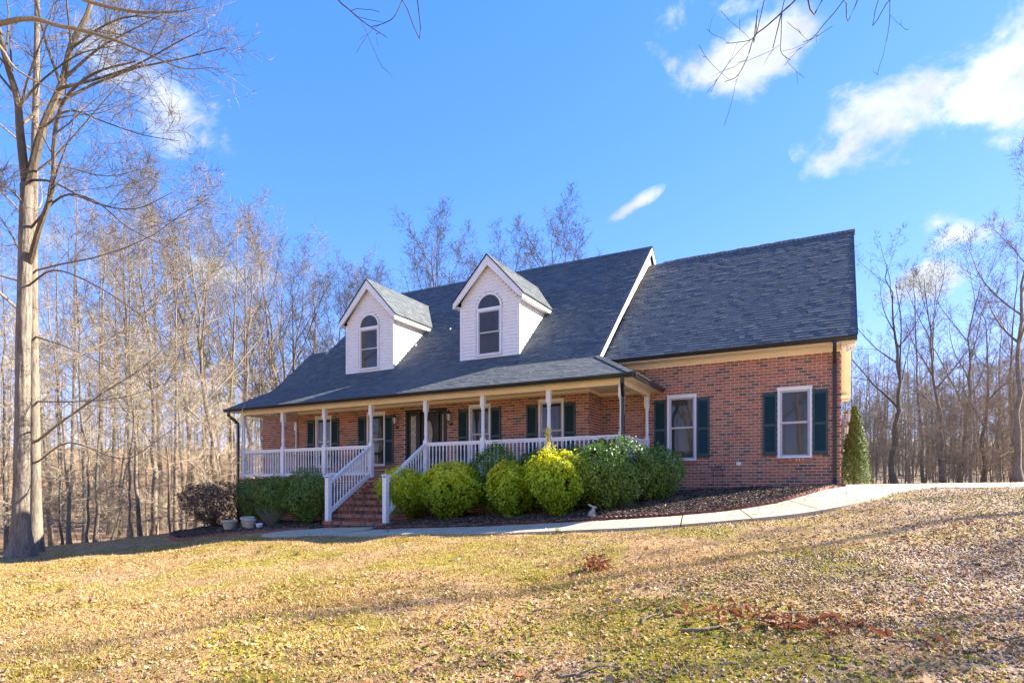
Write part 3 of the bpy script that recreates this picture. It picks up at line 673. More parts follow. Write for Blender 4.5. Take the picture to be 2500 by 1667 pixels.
# porch roof with hip at the right end
YE, ZE, XPL, XPR = -2.728, 2.80, -19.17, -4.42
slab([(XPL, YE, ZE), (XPR, YE, ZE), (XR, YB, ZB), (XPL, YB, ZB)], .07, name='porch_roof')
slab([(XPR, YE, ZE), (XPR, -.012, ZE), (XR, -.012, ZB), (XR, YB, ZB)], .07, name='porch_roof')
vp = unit((0, 1, PS)); Lp = (YB-YE)*math.hypot(1, PS)
shingle_plane((XPL, YE-.02, ZE+.004-.01), (1, 0, 0), vp, [(-.02, 0), (XPR-XPL+.0, 0), (XR-XPL, Lp+.05), (-.02, Lp+.05)])
ps2 = (ZB-ZE)/(XPR-XR); vq = unit((-1, 0, ps2)); Lq = (XPR-XR)*math.hypot(1, ps2)
shingle_plane((XPR+.02, YE, ZE-.006), (0, 1, 0), vq, [(0, 0), (-YE-.015, 0), (-YE-.015, Lq), (YB-YE, Lq)])
def cap_line(a, b, n1, n2, w=.15, step=.14, lift=.012):
    """overlapping folded cap shingles along a hip or ridge; n1, n2: downhill directions of both faces"""
    a = np.array(a, float); b = np.array(b, float); L_ = np.linalg.norm(b-a); d = (b-a)/L_; k = int(L_/step); mb = MB(); n1 = unit(n1)*w; n2 = unit(n2)*w
    for i in range(k):
        p = a+d*i*L_/k; q = a+d*((i+1)*L_/k+.03); up0 = np.array((0, 0, lift+.012)); up1 = np.array((0, 0, lift))
        c = float(np.clip(rng.normal(.5, .25), 0, 1))
        for nn in (n1, n2):
            mb.hexa((p+up0-(0, 0, .012), p+nn+up0-(0, 0, .012), q+nn+up1-(0, 0, .008), q+up1-(0, 0, .008), p+up0, p+nn+up0, q+nn+up1, q+up1), c)
    return mb
def hip_cap():
    m = cap_line((XPR, YE, ZE+.006), (XR, YB, ZB+.006), unit((-1.0, -.78, -.35*0))*1, unit((.78, 1.0, 0)), .13, .14, .012)
    # fold each half onto its own face
    V = np.array(m.v); out = []
    for x, y, z in V:
        zf = ZE+PS*(y-YE); zs = ZE+ps2*(XPR-x); out.append((x, y, min(zf, zs)+.018))
    V2 = np.array(out)
    # keep the shingle thickness: upper four of each block are lifted
    for i in range(0, len(V2), 8): V2[i+4:i+8, 2] += .012; V2[i+4:i+6, 2] += .008
    m.v = [tuple(p) for p in V2]; m.build('hip_cap', 'shingle', house)
hip_cap()
def ridge_cap(x0, x1, y, z, s, nm='ridge_cap', step=.14):
    m = MB(); k = int((x1-x0)/step)
    for i in range(k):
        a = x0+(x1-x0)*i/k; b = x0+(x1-x0)*(i+1)/k+.03; c = float(np.clip(rng.normal(.5, .25), 0, 1))
        for sg in (-1, 1):
            m.hexa(((a, y, z+.020), (b, y, z+.018), (b, y+sg*.15, z+.018-.15*s), (a, y+sg*.15, z+.020-.15*s), (a, y, z+.044), (b, y, z+.040), (b, y+sg*.15, z+.036-.15*s), (a, y+sg*.15, z+.040-.15*s)), c)
    m.build(nm, 'shingle', house)
ridge_cap(XL1, XR+.02, RM[0], RM[1], MS); ridge_cap(XR+.45, XG1+.02, RG[0], RG[1], GS); ridge_cap(XL0, XL1, YL, ZL, MS)

# gable wall above the garage roof, rake boards, soffits, fascias
def trim():
    # white main rake (front and rear) at x = XR
    for name, a, b in (('rake_board', (YB-.02, ZB), RM), ('rake_board', (10.1, ZB+.08), RM)):
        m = MB(); h = .20
        ya, za = a; yb, zb = b
        pts = [(XR+.002, ya, za-.012), (XR+.002, yb, zb-.012), (XR+.002, yb, zb-h-.02), (XR+.002, ya, za-h)]
        m.prism(pts, (.022, 0, 0)); m.build(name, 'white', house)
    m = MB(); m.prism([(XR-.09, -.3, 3.6), (XR-.09, RM[0], RM[1]-.22), (XR-.09, 9.7, 3.6)], (-.1, 0, 0)); m.build('gable_wall', 'cream', house)
    for k in range(12):
        z = RM[1]-.35-k*.105; 
        hw = (RM[1]-.22-z-.105)/MS
        if hw < .05: continue
        m = MB(); m.box(XR-.088, XR-.075, RM[0]-hw, RM[0]+hw, z, z+.10); m.build('siding_plank', 'cream', house)
    # left rakes
    for X, pts in ((XL1, [(YL, ZL), RM]), (XL0, [(YB, ZB), (YL, ZL)]), (XPL, [(YE, ZE), (YB, ZB)]), (XL1, [(10.1, ZB+.08), RM])):
        m = MB(); (ya, za), (yb, zb) = pts; m.prism([(X-.002, ya, za-.012), (X-.002, yb, zb-.012), (X-.002, yb, zb-.18), (X-.002, ya, za-.14)], (-.02, 0, 0)); m.build('rake_board', 'white', house)
    m = MB(); m.prism([(XL1+.1, 0, 2.9), (XL1+.1, RM[0], RM[1]-.2), (XL1+.1, 9.6, 2.9)], (.1, 0, 0)); m.build('gable_wall', 'siding', house)
    # garage right gable: wall, rake soffit, dark drip edge
    m = MB(); m.prism([(-.02, 0, 3.35), (-.02, RG[0], RG[1]-.3), (-.02, 9.36, 3.35)], (-.12, 0, 0)); m.build('gable_wall', 'cream', house)
    for sg in (-1, 1):
        ye = RG[0]+sg*5.13
        m = MB(); m.prism([(XG1-.001, ye, 3.65-.02), (XG1-.001, RG[0], RG[1]-.02), (XG1-.001, RG[0], RG[1]-.2), (XG1-.001, ye, 3.65-.16)], (-.03, 0, 0)); m.build('rake_board', 'cream', house)
        m = MB(); m.hexa(((-.03, ye, 3.52), (XG1-.03, ye, 3.52), (XG1-.03, RG[0], RG[1]-.15), (-.03, RG[0], RG[1]-.15), (-.03, ye, 3.535), (XG1-.03, ye, 3.535), (XG1-.03, RG[0], RG[1]-.135), (-.03, RG[0], RG[1]-.135))); m.build('rake_soffit', 'cream', house)
        m = MB(); m.beam((XG1+.008, ye, 3.655), (XG1+.008, RG[0], RG[1]+.006), .02, .03); m.build('drip_edge', 'black', house)
    # boxed rear eave end seen past the corner
    m = MB(); m.box(0, XG1-.035, 9.37, 9.80, 3.36, 3.52); m.box(.0, XG1-.035, 9.1, 9.36, 3.40, 3.51); m.build('eave_return', 'cream', house)
    # front eave of the garage: soffit, frieze
    m = MB(); m.box(-5.6, XG1-.02, -.43, -.002, 3.505, 3.53); m.build('soffit', 'cream', house)
    m = MB(); m.box(-6.2, .02, -.028, -.001, 3.385, 3.503); m.box(.0, XG1-.04, -.40, -.001, 3.44, 3.504); m.build('frieze_board', 'cream', house)
    m = MB(); m.box(-5.7, XG1-.02, -.448, -.43, 3.50, 3.64); m.build('fascia', 'cream', house)
    m = MB()
    for i in range(110): 
        x = -5.5+i*.052
        if x < .2: m.box(x, x+.018, -.32, -.30, 3.5035, 3.5055); m.box(x+.02, x+.038, -.16, -.14, 3.5035, 3.5055)
    m.build('soffit_vents', 'iron', house)['kind'] = 'stuff'
    # porch: soffit, beam, ceiling, frieze
    m = MB(); m.box(XPL+.05, XPR-.02, YE+.02, -2.285, 2.70, 2.715); m.box(-4.75, XPR-.02, -2.285, -.002, 2.70, 2.715); m.build('porch_soffit', 'cream', house)
    m = MB(); m.box(-18.75, -4.75, -2.425, -2.285, 2.585, 2.699); m.build('porch_beam', 'cream', house)
    m = MB(); m.box(-4.89, -4.75, -2.284, -.002, 2.585, 2.6995); m.build('porch_beam', 'cream', house)
    m = MB(); m.box(-18.75, -18.61, -2.284, .115, 2.585, 2.6995); m.build('porch_beam', 'cream', house)
    cm = MB(); cm.box(-18.70, -4.80, -2.29, YW-.001, 2.785, 2.80); cm.box(-6.2, -4.80, YW, -.002, 2.785, 2.80); cm.box(-18.7, -17.48, YW, .115, 2.785, 2.80)
    c = cm.build('porch_ceiling', 'cream', house)
    for i in range(108):
        x = -18.6+i*.128
        if x > -4.9: break
        g = MB(); g.box(x, x+.006, -2.28, YW-.03, 2.7835, 2.786); o = g.build('ceiling_groove', 'mortar', c)
        if i > 105: break
    m = MB(); m.box(-17.47, -6.19, YW-.026, YW-.001, 2.70, 2.784); m.box(-6.208, -6.18, YW, -.03, 2.70, 2.784); m.box(-6.18, -4.9, -.028, -.001, 2.70, 2.784); m.build('frieze_board', 'cream', house)
    m = MB(); m.box(-18.6, -17.47, .09, .119, 2.66, 2.784); m.build('frieze_board', 'cream', house)
    m = MB(); m.box(XPL+.03, XPR-.0, YE+.002, YE+.02, 2.70, 2.79); m.box(XPR-.02, XPR-.002, YE+.02, -.002, 2.70, 2.79); m.build('fascia', 'cream', house)
    # wing low roof
    m = MB(); m.prism([(-20.95, -.1, 2.98), (-20.95, 7.8, 4.2), (-18.3, 7.8, 4.2), (-18.3, -.1, 2.98)], (0, 0, .1)); m.build('wing_roof', 'deck', house)
trim()
# gutters and downspouts
def gutter_profile(x0, x1, y, ztop, parent):
    m = MB(); pr = [(0, ztop), (-.095, ztop), (-.105, ztop-.02), (-.095, ztop-.045), (-.065, ztop-.085), (-.06, ztop-.11), (0, ztop-.11)]
    m.prism([(x0, y+a, b) for a, b in pr][::-1], (x1-x0, 0, 0)); return m
def gutters():
    gutter_profile(-5.685, XG1, -.452, 3.635, house).build('gutter', 'black', house)
    gutter_profile(XPL, XPR+.105, YE-.002, 2.795, house).build('gutter', 'black', house)
    m = MB(); pr = [(0, 2.795), (.095, 2.795), (.105, 2.775), (.095, 2.75), (.065, 2.71), (.06, 2.685), (0, 2.685)]
    m.prism([(XPR+a, YE-.1, b) for a, b in pr], (0, -YE+.1-.004, 0)); m.build('gutter', 'black', house)
    def spout(pts, w=.085, d=.065):
        m = MB()
        for a, b in zip(pts, pts[1:]):
            a = np.array(a); b = np.array(b); e = unit(b-a)*.012; up = (0, 1, 0) if abs(unit(b-a)[1]) < .8 else (0, 0, 1)
            m.beam(a-e, b+e, w, d, up=up)
        return m.build('downspout', 'black', house)
    spout([(-.142, -.50, 3.54), (-.142, -.50, 3.42), (-.142, -.045, 3.10), (-.142, -.045, .26), (-.15, -.10, .12), (-.52, -.26, -.0)])
    sp = spout([(-4.66, -2.79, 2.70), (-4.66, -2.79, 2.56), (-4.73, -2.50, 2.28), (-4.73, -2.50, -.55)])
    spout([(-18.93, -2.79, 2.70), (-18.93, -2.79, 2.58), (-18.80, -2.50, 2.30), (-18.80, -2.50, -1.2)])
    m = MB()
    for z in (1.9, .9): m.box(-.192, -.092, -.083, -.006, z, z+.02)
    m.build('downspout_strap', 'black', house)
gutters()

# --- dormers
def dormer(xc):
    yf = -.21; hw = 1.07; ze = 6.03; zr = 7.40; ov = 1.28; yo = yf-.17; dp = (zr-ze)/ov
    yroof = lambda z: YB+(z-ZB)/MS
    m = MB()   # core box
    zb = ZB+MS*(yf-YB)
    m.prism([(xc-hw, yf+.02, zb-.1), (xc-hw, yf+.02, 6.05), (xc, yf+.02, zr-.15), (xc+hw, yf+.02, 6.05), (xc+hw, yf+.02, zb-.1)], (0, 2.2, 0))
    d = m.build('dormer', 'siding', house)
    def slope_mb(sg):
        m = MB(); q = 3.34
        a = [(xc, yo, zr), (xc+sg*ov, yo, ze), (xc+sg*ov, yroof(ze)+.03, ze), (xc, yroof(zr)+.03, zr)]
        m.prism(a if sg < 0 else a[::-1], (0, 0, -.05)); m.build('dormer_roof', 'deck', d)
        Vd = unit((-sg, 0, dp)); Ls = ov*math.hypot(1, dp); y1 = yroof(ze)-yo; y2 = yroof(zr)-yo
        shingle_plane((xc+sg*(ov+.015), yo-.015, ze-.012), (0, 1, 0), Vd, [(0, 0), (y1+.03, 0), (y2+.03, Ls), (0, Ls)])
        # rake board with thick white face, soffit, eave fascia
        r = MB(); o = .035; hh = .24
        p = lambda t, dz: (xc+sg*(ov+.0)*t, yo-.001, zr-.03+(ze-zr)*t+dz)
        r.prism([p(0, 0), p(1.0, 0), p(1.0, -hh*.75), p(.82, -hh*.95), p(0, -hh*1.25)], (0, .03, 0)); r.build('rake_board', 'white', d)
        e = MB(); e.beam((xc+sg*.0, yo-.006, zr+.004), (xc+sg*(ov+.012), yo-.006, ze-.010), .03, .032, up=(0, 1, 0)); e.build('drip_edge', 'black', d)
        s = MB(); s.hexa([(xc+sg*0, yo+.03, zr-.22), (xc+sg*ov*.98, yo+.03, ze-.10), (xc+sg*ov*.98, yf+.0, ze-.10), (xc, yf+.0, zr-.22), (xc, yo+.03, zr-.20), (xc+sg*ov*.98, yo+.03, ze-.08), (xc+sg*ov*.98, yf+.0, ze-.08), (xc, yf, zr-.20)]); s.build('rake_soffit', 'cream', d)
        f = MB(); f.box(*sorted((xc+sg*(ov-.03), xc+sg*(ov-.002))), yo+.03, yroof(ze-.12)+.12, ze-.17, ze-.052); f.box(*sorted((xc+sg*hw, xc+sg*(ov-.03))), yo+.03, yroof(ze-.17)+.05, ze-.168, ze-.15); f.build('eave_fascia', 'white', d)
        e = MB(); e.beam((xc+sg*(ov+.008), yo, ze-.035), (xc+sg*(ov+.008), yroof(ze), ze-.035), .02, .03); e.build('drip_edge', 'black', d)
    slope_mb(1); slope_mb(-1)
    # ridge cap
    k = 24; y0, y1 = yo, yroof(zr); m = MB()
    for i in range(k):
        a = y0+(y1-y0)*i/k; b = a+(y1-y0)/k+.02
        for sg in (-1, 1): m.hexa(((xc, a, zr+.015), (xc, b, zr+.01), (xc+sg*.11, b, zr+.01-.11*dp), (xc+sg*.11, a, zr+.015-.11*dp), (xc, a, zr+.03), (xc, b, zr+.018), (xc+sg*.11, b, zr+.018-.11*dp), (xc+sg*.11, a, zr+.03-.11*dp)), float(rng.random()))
    m.build('ridge_cap', 'shingle', d)
    # window geometry
    wx0, wx1, wz0, wz1 = xc-.445, xc+.445, 4.28, 5.66; ar = .465; azc = 5.755
    # planks on the front, cut round the window
    z = zb-.0; ex = .105
    zz = zb
    while zz < zr-.34:
        z0_, z1_ = zz, zz+ex; zc = (z0_+z1_)/2
        half = min(hw-.05, (zr-.28-z1_)/dp*1.0) if z1_ > 5.98 else hw-.05
        if half > .05:
            if wz0-.06 < zc < azc: cut = .50
            elif azc <= zc < azc+ar+.02: cut = math.sqrt(max(0, (ar+.03)**2-(zc-azc)**2))
            else: cut = 0
            for a, b in (((-half, -cut), (cut, half)) if cut > .01 else ((-half, half),)):
                if b-a < .02: continue
                m = MB(); m.hexa(((xc+a, yf-.026, z0_), (xc+b, yf-.026, z0_), (xc+b, yf+.02, z0_), (xc+a, yf+.02, z0_), (xc+a, yf-.003, z1_), (xc+b, yf-.003, z1_), (xc+b, yf+.02, z1_), (xc+a, yf+.02, z1_))); m.build('siding_plank', 'siding', d)
        zz += ex
    # planks on both cheeks
    for sg in (1, -1):
        zz = zb+.0
        while zz < ze-.17:
            y1 = yroof(zz+.05)
            m = MB(); X = xc+sg*hw; a, b = X+sg*.024, X+sg*.003
            m.hexa(((a, yf+.06, zz), (a, y1, zz), (X-sg*.02, y1, zz), (X-sg*.02, yf+.06, zz), (b, yf+.06, zz+ex), (b, y1+.06, zz+ex), (X-sg*.02, y1+.06, zz+ex), (X-sg*.02, yf+.06, zz+ex)))
            if y1 > yf+.1: m.build('siding_plank', 'siding', d)
            zz += ex
        c = MB(); X = xc+sg*hw
        c.box(*sorted((X-sg*.055, X+sg*.024)), yf-.024, yf+.065, zb-.03, ze-.12); c.build('corner_board', 'white', d)
    m = MB(); m.box(xc-hw, xc+hw, yf-.026, yf, zb-.02, zb+.03); m.build('base_trim', 'white', d)
    m = MB(); m.box(xc-hw-.02, xc+hw+.02, yf-.05, yf, zb-.055, zb-.02); m.build('flashing', 'copper', d)
    # rectangular sash pair
    t = .05; m = MB()
    for a, b in ((wx0, wx0+t), (wx1-t, wx1)): m.box(a, b, yf-.04, yf+.03, wz0, wz1)
    m.box(wx0-.02, wx1+.02, yf-.05, yf+.03, wz0-.045, wz0); m.box(wx0-.01, wx1+.01, yf-.045, yf+.03, wz1, azc)
    n = 20
    arc = [(xc+ar*math.cos(math.pi*i/n), azc+ar*math.sin(math.pi*i/n)) for i in range(n+1)]; arc2 = [(xc+(ar-.06)*math.cos(math.pi*i/n), azc+(ar-.06)*math.sin(math.pi*i/n)) for i in range(n+1)]
    for i in range(n): m.prism([(arc[i][0], yf-.04, arc[i][1]), (arc[i+1][0], yf-.04, arc[i+1][1]), (arc2[i+1][0], yf-.04, arc2[i+1][1]), (arc2[i][0], yf-.04, arc2[i][1])], (0, .07, 0))
    m.build('window_frame', 'white', d)
    zm = (wz0+wz1)/2
    for a, b, yy in ((zm-.015, wz1, yf-.03), (wz0, zm+.02, yf-.012)):
        s = MB(); xa, xb = wx0+t, wx1-t; f = .04
        s.box(xa, xa+f, yy, yy+.03, a, b); s.box(xb-f, xb, yy, yy+.03, a, b); s.box(xa+f, xb-f, yy+.001, yy+.03, a, a+f); s.box(xa+f, xb-f, yy+.001, yy+.03, b-f, b); s.build('sash', 'sash', d)
        g = MB(); g.box(xa+f-.003, xb-f+.003, yy+.014, yy+.019, a+f-.003, b-f+.003); g.build('pane', 'glass', d)
    g = MB(); g.poly([(p[0], yf-.018, p[1]) for p in arc2]); g.build('arched_pane', 'glass', d)
dormer(-9.86); dormer(-14.79)
# roof vents
for p in ((-12.525, 1.55), (-13.556, .874)):
    m = MB(); z = ZB+MS*(p[1]-YB); m.lathe([(.025, z-.02), (.025, z+.07), (.0, z+.072)], p[0], p[1], 8); m.build('vent_pipe', 'white', house)
# shingle joins
SINGLE_SH.sort(key=lambda s: s[5]*1.0-s[4]*.35)
shp = None
for i, (O, U, Vd, Nn, u0, v, t, c) in enumerate(SINGLE_SH):
    if i >= 300: add_tab(O, U, Vd, Nn, u0, u0+.3, v, t, c); continue
    if shp is None:
        m = MB(); L_ = EXPO+.03; w = .3; m.hexa(((0, 0, .002), (w, 0, .002), (w, L_, .001), (0, L_, .001), (0, 0, .0105), (w, 0, .0105), (w, L_, .003), (0, L_, .003))); shp = m.build('shingle', 'shingle1', house); o = shp
    else: o = shp.copy(); col.objects.link(o); o.parent = house
    R = Matrix((Vector(U), Vector(Vd), Vector(Nn))).transposed().to_4x4(); R.translation = Vector(O+U*u0+Vd*v); o.matrix_local = R
sho = bulk('shingle_courses', np.array(SH_V).reshape(-1, 3), np.array(SH_F).reshape(-1, 4), np.array(SH_C).ravel(), 'shingle', house); sho['kind'] = 'stuff'

# --- porch floor, posts, railings, stairs
FZ = .36; YPO = -2.353
m = MB(); m.box(-18.80, -4.70, -2.40, YW+.02, .20, FZ-.006); m.box(-6.1, -4.70, YW+.02, -.01, .20, FZ-.006); m.box(-18.8, -17.5, YW+.02, .1, .20, FZ-.006); m.build('porch_floor', 'concrete', house)
def post_mb():
    m = MB(); h = .062
    m.box(-h, h, -h, h, FZ, 1.42); m.box(-h, h, -h, h, 2.27, 2.584)
    m.lathe([(.060, 1.42), (.05, 1.45), (.058, 1.47), (.045, 1.50), (.047, 1.56), (.054, 1.62), (.054, 1.66), (.049, 1.70), (.043, 2.10), (.052, 2.13), (.052, 2.15), (.045, 2.18), (.056, 2.22), (.06, 2.27)], 0, 0, 12)
    return m
post0 = None
for x, y in [(-4.82, YPO), (-6.80, YPO), (-8.82, YPO), (-10.77, YPO), (-12.85, YPO), (-14.80, YPO), (-16.71, YPO), (-18.68, YPO), (-4.82, -.075), (-18.68, .04)]:
    if post0 is None: post0 = o = post_mb().build('porch_post', 'white', house)
    else: o = post0.copy(); col.objects.link(o); o.parent = house
    o.location = (x, y, 0)
_bal = None
def baluster(parent, x, y, z0, z1):
    global _bal
    if _bal is None:
        m = MB(); m.lathe([(.021, 0), (.021, .13), (.014, .16), (.019, .2), (.0225, .36), (.015, .68), (.019, .72), (.014, .75), (.021, .80), (.021, 1.0)], 0, 0, 6); _bal = o = m.build('baluster', 'white', parent)
    else: o = _bal.copy(); col.objects.link(o); o.parent = parent
    o.location = (x, y, z0); o.scale = (1, 1, z1-z0)
def railing(a, b, z0a=0.0):
    a = np.array(a, float); b = np.array(b, float); L_ = np.linalg.norm(b-a); d = (b-a)/L_
    p, q = a+d*.062, b-d*.062; m = MB()
    def P3(v, z): return (v[0], v[1], z)
    m.beam(P3(p, 1.325), P3(q, 1.325), .085, .05); m.beam(P3(p, 1.275), P3(q, 1.275), .045, .05); m.beam(P3(p, .475), P3(q, .475), .05, .085)
    n = 3
    for i in range(1, n): c = p+(q-p)*i/n; m.box(c[0]-.02, c[0]+.02, c[1]-.02, c[1]+.02, FZ, .432)
    r = m.build('railing', 'white', house); k = round((L_-.12)/.122)
    for i in range(k): c = p+(q-p)*(i+.5)/k; baluster(r, c[0], c[1], .517, 1.252)
xs = [-4.82, -6.80, -8.82, -10.77, -12.85, -14.80, -16.71, -18.68]
for i in range(7):
    if i == 3: continue
    railing((xs[i], YPO), (xs[i+1], YPO))
railing((-4.82, YPO), (-4.82, -.075)); railing((-18.68, YPO), (-18.68, .04))
def stairs():
    treads = [.19, .01, -.17, -.35, -.53, -.72, -.91]; ys = [-2.56, -2.84, -3.13, -3.43, -3.71, -3.99, -4.28]
    X0, X1 = -12.97, -10.66; zb = -1.6
    core = MB()
    for z, y, yn in zip(treads, ys, [-2.45]+ys[:-1]): core.box(X0+.03, X1-.03, y+.05, yn+.06, zb, z-.05)
    st = core.build('stairs', 'mortar', house)
    up = [FZ]+treads[:-1]
    for k, (z, y) in enumerate(zip(treads, ys)):
        m = MB(); rs = MB(); n = 30; w = (X1-X0)/n; yb = (ys[k-1] if k else -2.45)
        for i in range(n):   # rowlock tread nosing
            c = float(rng.choice([rng.uniform(0, .2), rng.uniform(.5, 1), rng.uniform(.9, 1)])); dz = rng.uniform(-.002, .002); x = X0+i*w
            m.box(x+.0065, x+w-.0065, y+rng.uniform(-.003, .003), yb+.07, z-.085, z+dz, c)
        zl = (treads[k+1] if k+1 < len(treads) else -1.2)
        j = 0; x = X0+.03-(.1 if k % 2 else 0)
        while x < X1-.03:
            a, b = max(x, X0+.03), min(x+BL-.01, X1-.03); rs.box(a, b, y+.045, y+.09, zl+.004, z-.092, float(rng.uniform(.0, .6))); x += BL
        for sx in (X0, X1-.06):   # side bricks
            yy = y+.08
            m.box(sx+.012, sx+.048, y+.05, yb+.04, zl+.004, z-.095, float(rng.uniform(.1, .6)))
            zz = zl-.09
            while zz > zb: m.box(sx+.012, sx+.048, y+.05, yb+.04, zz+.008, zz+.07, float(rng.uniform(.05, .6))); zz -= .08
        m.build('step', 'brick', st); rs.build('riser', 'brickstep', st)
    for X in (-12.85, -10.77):
        m = MB(); yn = -4.17
        zbase = -.91 if X < -12 else -.99
        m.box(X-.064, X+.064, yn-.064, yn+.064, zbase, .30)
        nw = m.build('newel_post', 'white', house)
        c = MB(); c.box(X-.075, X+.075, yn-.075, yn+.075, .285, .305); c.box(X-.066, X+.066, yn-.066, yn+.066, .305, .345)
        c.box(X-.088, X+.088, yn-.088, yn+.088, .345, .365); c.prism([(X-.09, yn-.09, .366), (X+.09, yn-.09, .366), (X+.09, yn+.09, .366), (X-.09, yn+.09, .366)], (0, 0, .006))
        n0 = len(c.v); c.v += [(X-.088, yn-.088, .372), (X+.088, yn-.088, .372), (X+.088, yn+.088, .372), (X-.088, yn+.088, .372), (X, yn, .402)]
        for i in range(4): c.f.append((n0+i, n0+(i+1) % 4, n0+4)); c.c.append(.5)
        c.build('post_cap', 'white', nw)
        g = MB(); g.box(X-.05, X+.05, yn-.068, yn+.068, .31, .34); g.build('cap_lamp', 'iron', nw)
        r = MB(); a = np.array((X, yn+.064, .215)); b = np.array((X, YPO-.06, 1.305))
        r.beam(a, b, .085, .05); r.beam(a-(0, 0, .055), b-(0, 0, .055), .045, .06)
        a2 = np.array((X, yn+.064, -.655)); b2 = np.array((X, YPO-.06, .435)); r.beam(a2, b2, .05, .11)
        rr = r.build('stair_railing', 'white', house); k = 14
        for i in range(k):
            t = (i+.5)/k; y = a[1]+(b[1]-a[1])*t; baluster(rr, X, y, a2[2]+(b2[2]-a2[2])*t+.05, a[2]+(b[2]-a[2])*t-.08)
stairs()

# --- lanterns, flood light, wall boxes
def lantern(x, y, z, axis, mat, s=1.0):
    """wall lantern hanging off a scrolled arm; axis = outward direction"""
    ax = np.array(axis, float); m = MB(); b = np.array((x, y, z), float)
    m.tube([b+(0, 0, -.18), b+ax*.03+(0, 0, -.18)], .055*s, 10)
    m.tube([b+(0, 0, -.18), b+ax*.07+(0, 0, -.24), b+ax*.14+(0, 0, -.20), b+ax*.15+(0, 0, -.12)], .011, 6)
    c = b+ax*.15
    m.lathe([(.03*s, c[2]-.12*s), (.05*s, c[2]-.11*s), (.055*s, c[2]-.095*s)], c[0], c[1], 6)
    m.lathe([(.085*s, c[2]+.115*s), (.08*s, c[2]+.13*s), (.035*s, c[2]+.18*s), (.03*s, c[2]+.20*s), (.012*s, c[2]+.22*s), (.018*s, c[2]+.24*s), (0, c[2]+.265*s)], c[0], c[1], 6)
    for i in range(6):
        a = 2*math.pi*(i+.5)/6; e = np.array((math.cos(a), math.sin(a), 0)); m.tube([c+e*.055*s+(0, 0, -.1*s), c+e*.08*s+(0, 0, .12*s)], .006*s, 4)
    o = m.build('wall_lantern', mat, house)
    g = MB(); g.lathe([(.05*s, c[2]-.095*s), (.074*s, c[2]+.113*s)], c[0], c[1], 6); g.build('lantern_glass', 'frost', o)
lantern(-12.93, YW, 2.22, (0, -1, 0), 'iron'); lantern(-10.80, YW, 2.22, (0, -1, 0), 'iron')
lantern(.0, .55, 1.78, (1, 0, 0), 'copper', .95); lantern(.0, 4.3, 1.78, (1, 0, 0), 'copper', .95)
def flood():
    m = MB(); m.box(.10, .16, -.35, -.29, 3.30, 3.44)
    m.tube([(.13, -.32, 3.36), (.2, -.36, 3.33), (.24, -.40, 3.34)], .012, 6)
    m.tube([(.2, -.36, 3.34), (.24, -.44, 3.31)], [.035, .055], 10); m.build('flood_light', 'white', house)
    m = MB(); m.box(-2.44, -2.32, -.03, -.001, .62, .71); m.build('outlet_box', 'white', house)
flood()

# ------------------------------------------------------------------ trees
class Tree:
    def __init__(s): s.tv = []; s.tf = []; s.tn = 0; s.cv = []; s.cf = []; s.cn = 0; s.tw = []
    def tube(s, pts, rad, n, trunk):
        V, F = tube_arrays(pts, rad, n)
        if trunk: s.tv.append(V); s.tf.append(F+s.tn); s.tn += len(V)
        else: s.cv.append(V); s.cf.append(F+s.cn); s.cn += len(V)
def perp(t, az):
    ref = np.array((0, 0, 1.0)) if abs(t[2]) < .92 else np.array((1.0, 0, 0))
    a = np.cross(t, ref); a /= np.linalg.norm(a); b = np.cross(a, t); return a*math.cos(az)+b*math.sin(az)
def grow(T, path, r0, r1, level, R, P):
    """path (k,3) already placed; spawns children down to P['max'] and then twigs"""
    k = len(path); tt = np.linspace(0, 1, k)
    rad = r0+(r1-r0)*tt**P.get('taper', .9)
    if level == 0: rad = rad*(1+P.get('flare', .55)*np.exp(-tt*26))
    T.tube(path, rad, P['sides'][min(level, 3)], level == 0)
    seg = path[1:]-path[:-1]; L_ = float(np.linalg.norm(seg, axis=1).sum())
    if level < P['max']:
        n = P['n'][level]; n = max(1, int(round(n*R.uniform(.8, 1.2)))) if level else n
        s0 = P['start'][level]; az = R.uniform(0, 6.28)
        for i in range(n):
            s = s0+(1-s0)*((i+R.uniform(.1, .9))/n)**P.get('bunch', 1.0) if level == 0 else s0+(1-s0)*(i+R.uniform(.2, .8))/n
            q = s*(k-1); j = min(int(q), k-2); base = path[j]+(path[j+1]-path[j])*(q-j); t = seg[j]/(np.linalg.norm(seg[j])+1e-9)
            az += 2.4+R.uniform(-.6, .6); an = P['ang'][level]*R.uniform(.75, 1.25)
            if level == 0: an *= 1.25-.55*s
            d = t*math.cos(an)+perp(t, az)*math.sin(an)
            ln = P['len'][level]*L_*(1-P.get('short', .72)*s)*R.uniform(.65, 1.2)
            if level == 0 and s < P.get('dead', 0): ln *= .45
            m = P['seg'][min(level+1, 3)]; pts = [base]; dd = d.copy(); up = P['up'][level]
            for a in range(m):
                dd = dd+np.array((0, 0, up/m))+R.normal(0, P['wig']/m**.5, 3)*.9; dd /= np.linalg.norm(dd); pts.append(pts[-1]+dd*ln/m)
            rr = (r0+(r1-r0)*s)*P['rr'][level]*R.uniform(.75, 1.1); rr = min(rr, ln*.026+.005)
            grow(T, np.array(pts), rr, max(.0025, rr*.28), level+1, R, P)
    else:
        n = P['tw']; c = np.sort(R.uniform(.1, 1.0, n)); q = c*(k-1); j = np.minimum(q.astype(int), k-2)
        base = path[j]+(path[j+1]-path[j])*(q-j)[:, None]; t = seg[j]/(np.linalg.norm(seg[j], axis=1)[:, None]+1e-9)
        d = t*.75+R.normal(0, .55, (n, 3)); d[:, 2] += P.get('twup', .15); d /= np.linalg.norm(d, axis=1)[:, None]
        T.tw.append(np.c_[base, d, P['twl']*R.uniform(.4, 1.2, n)])
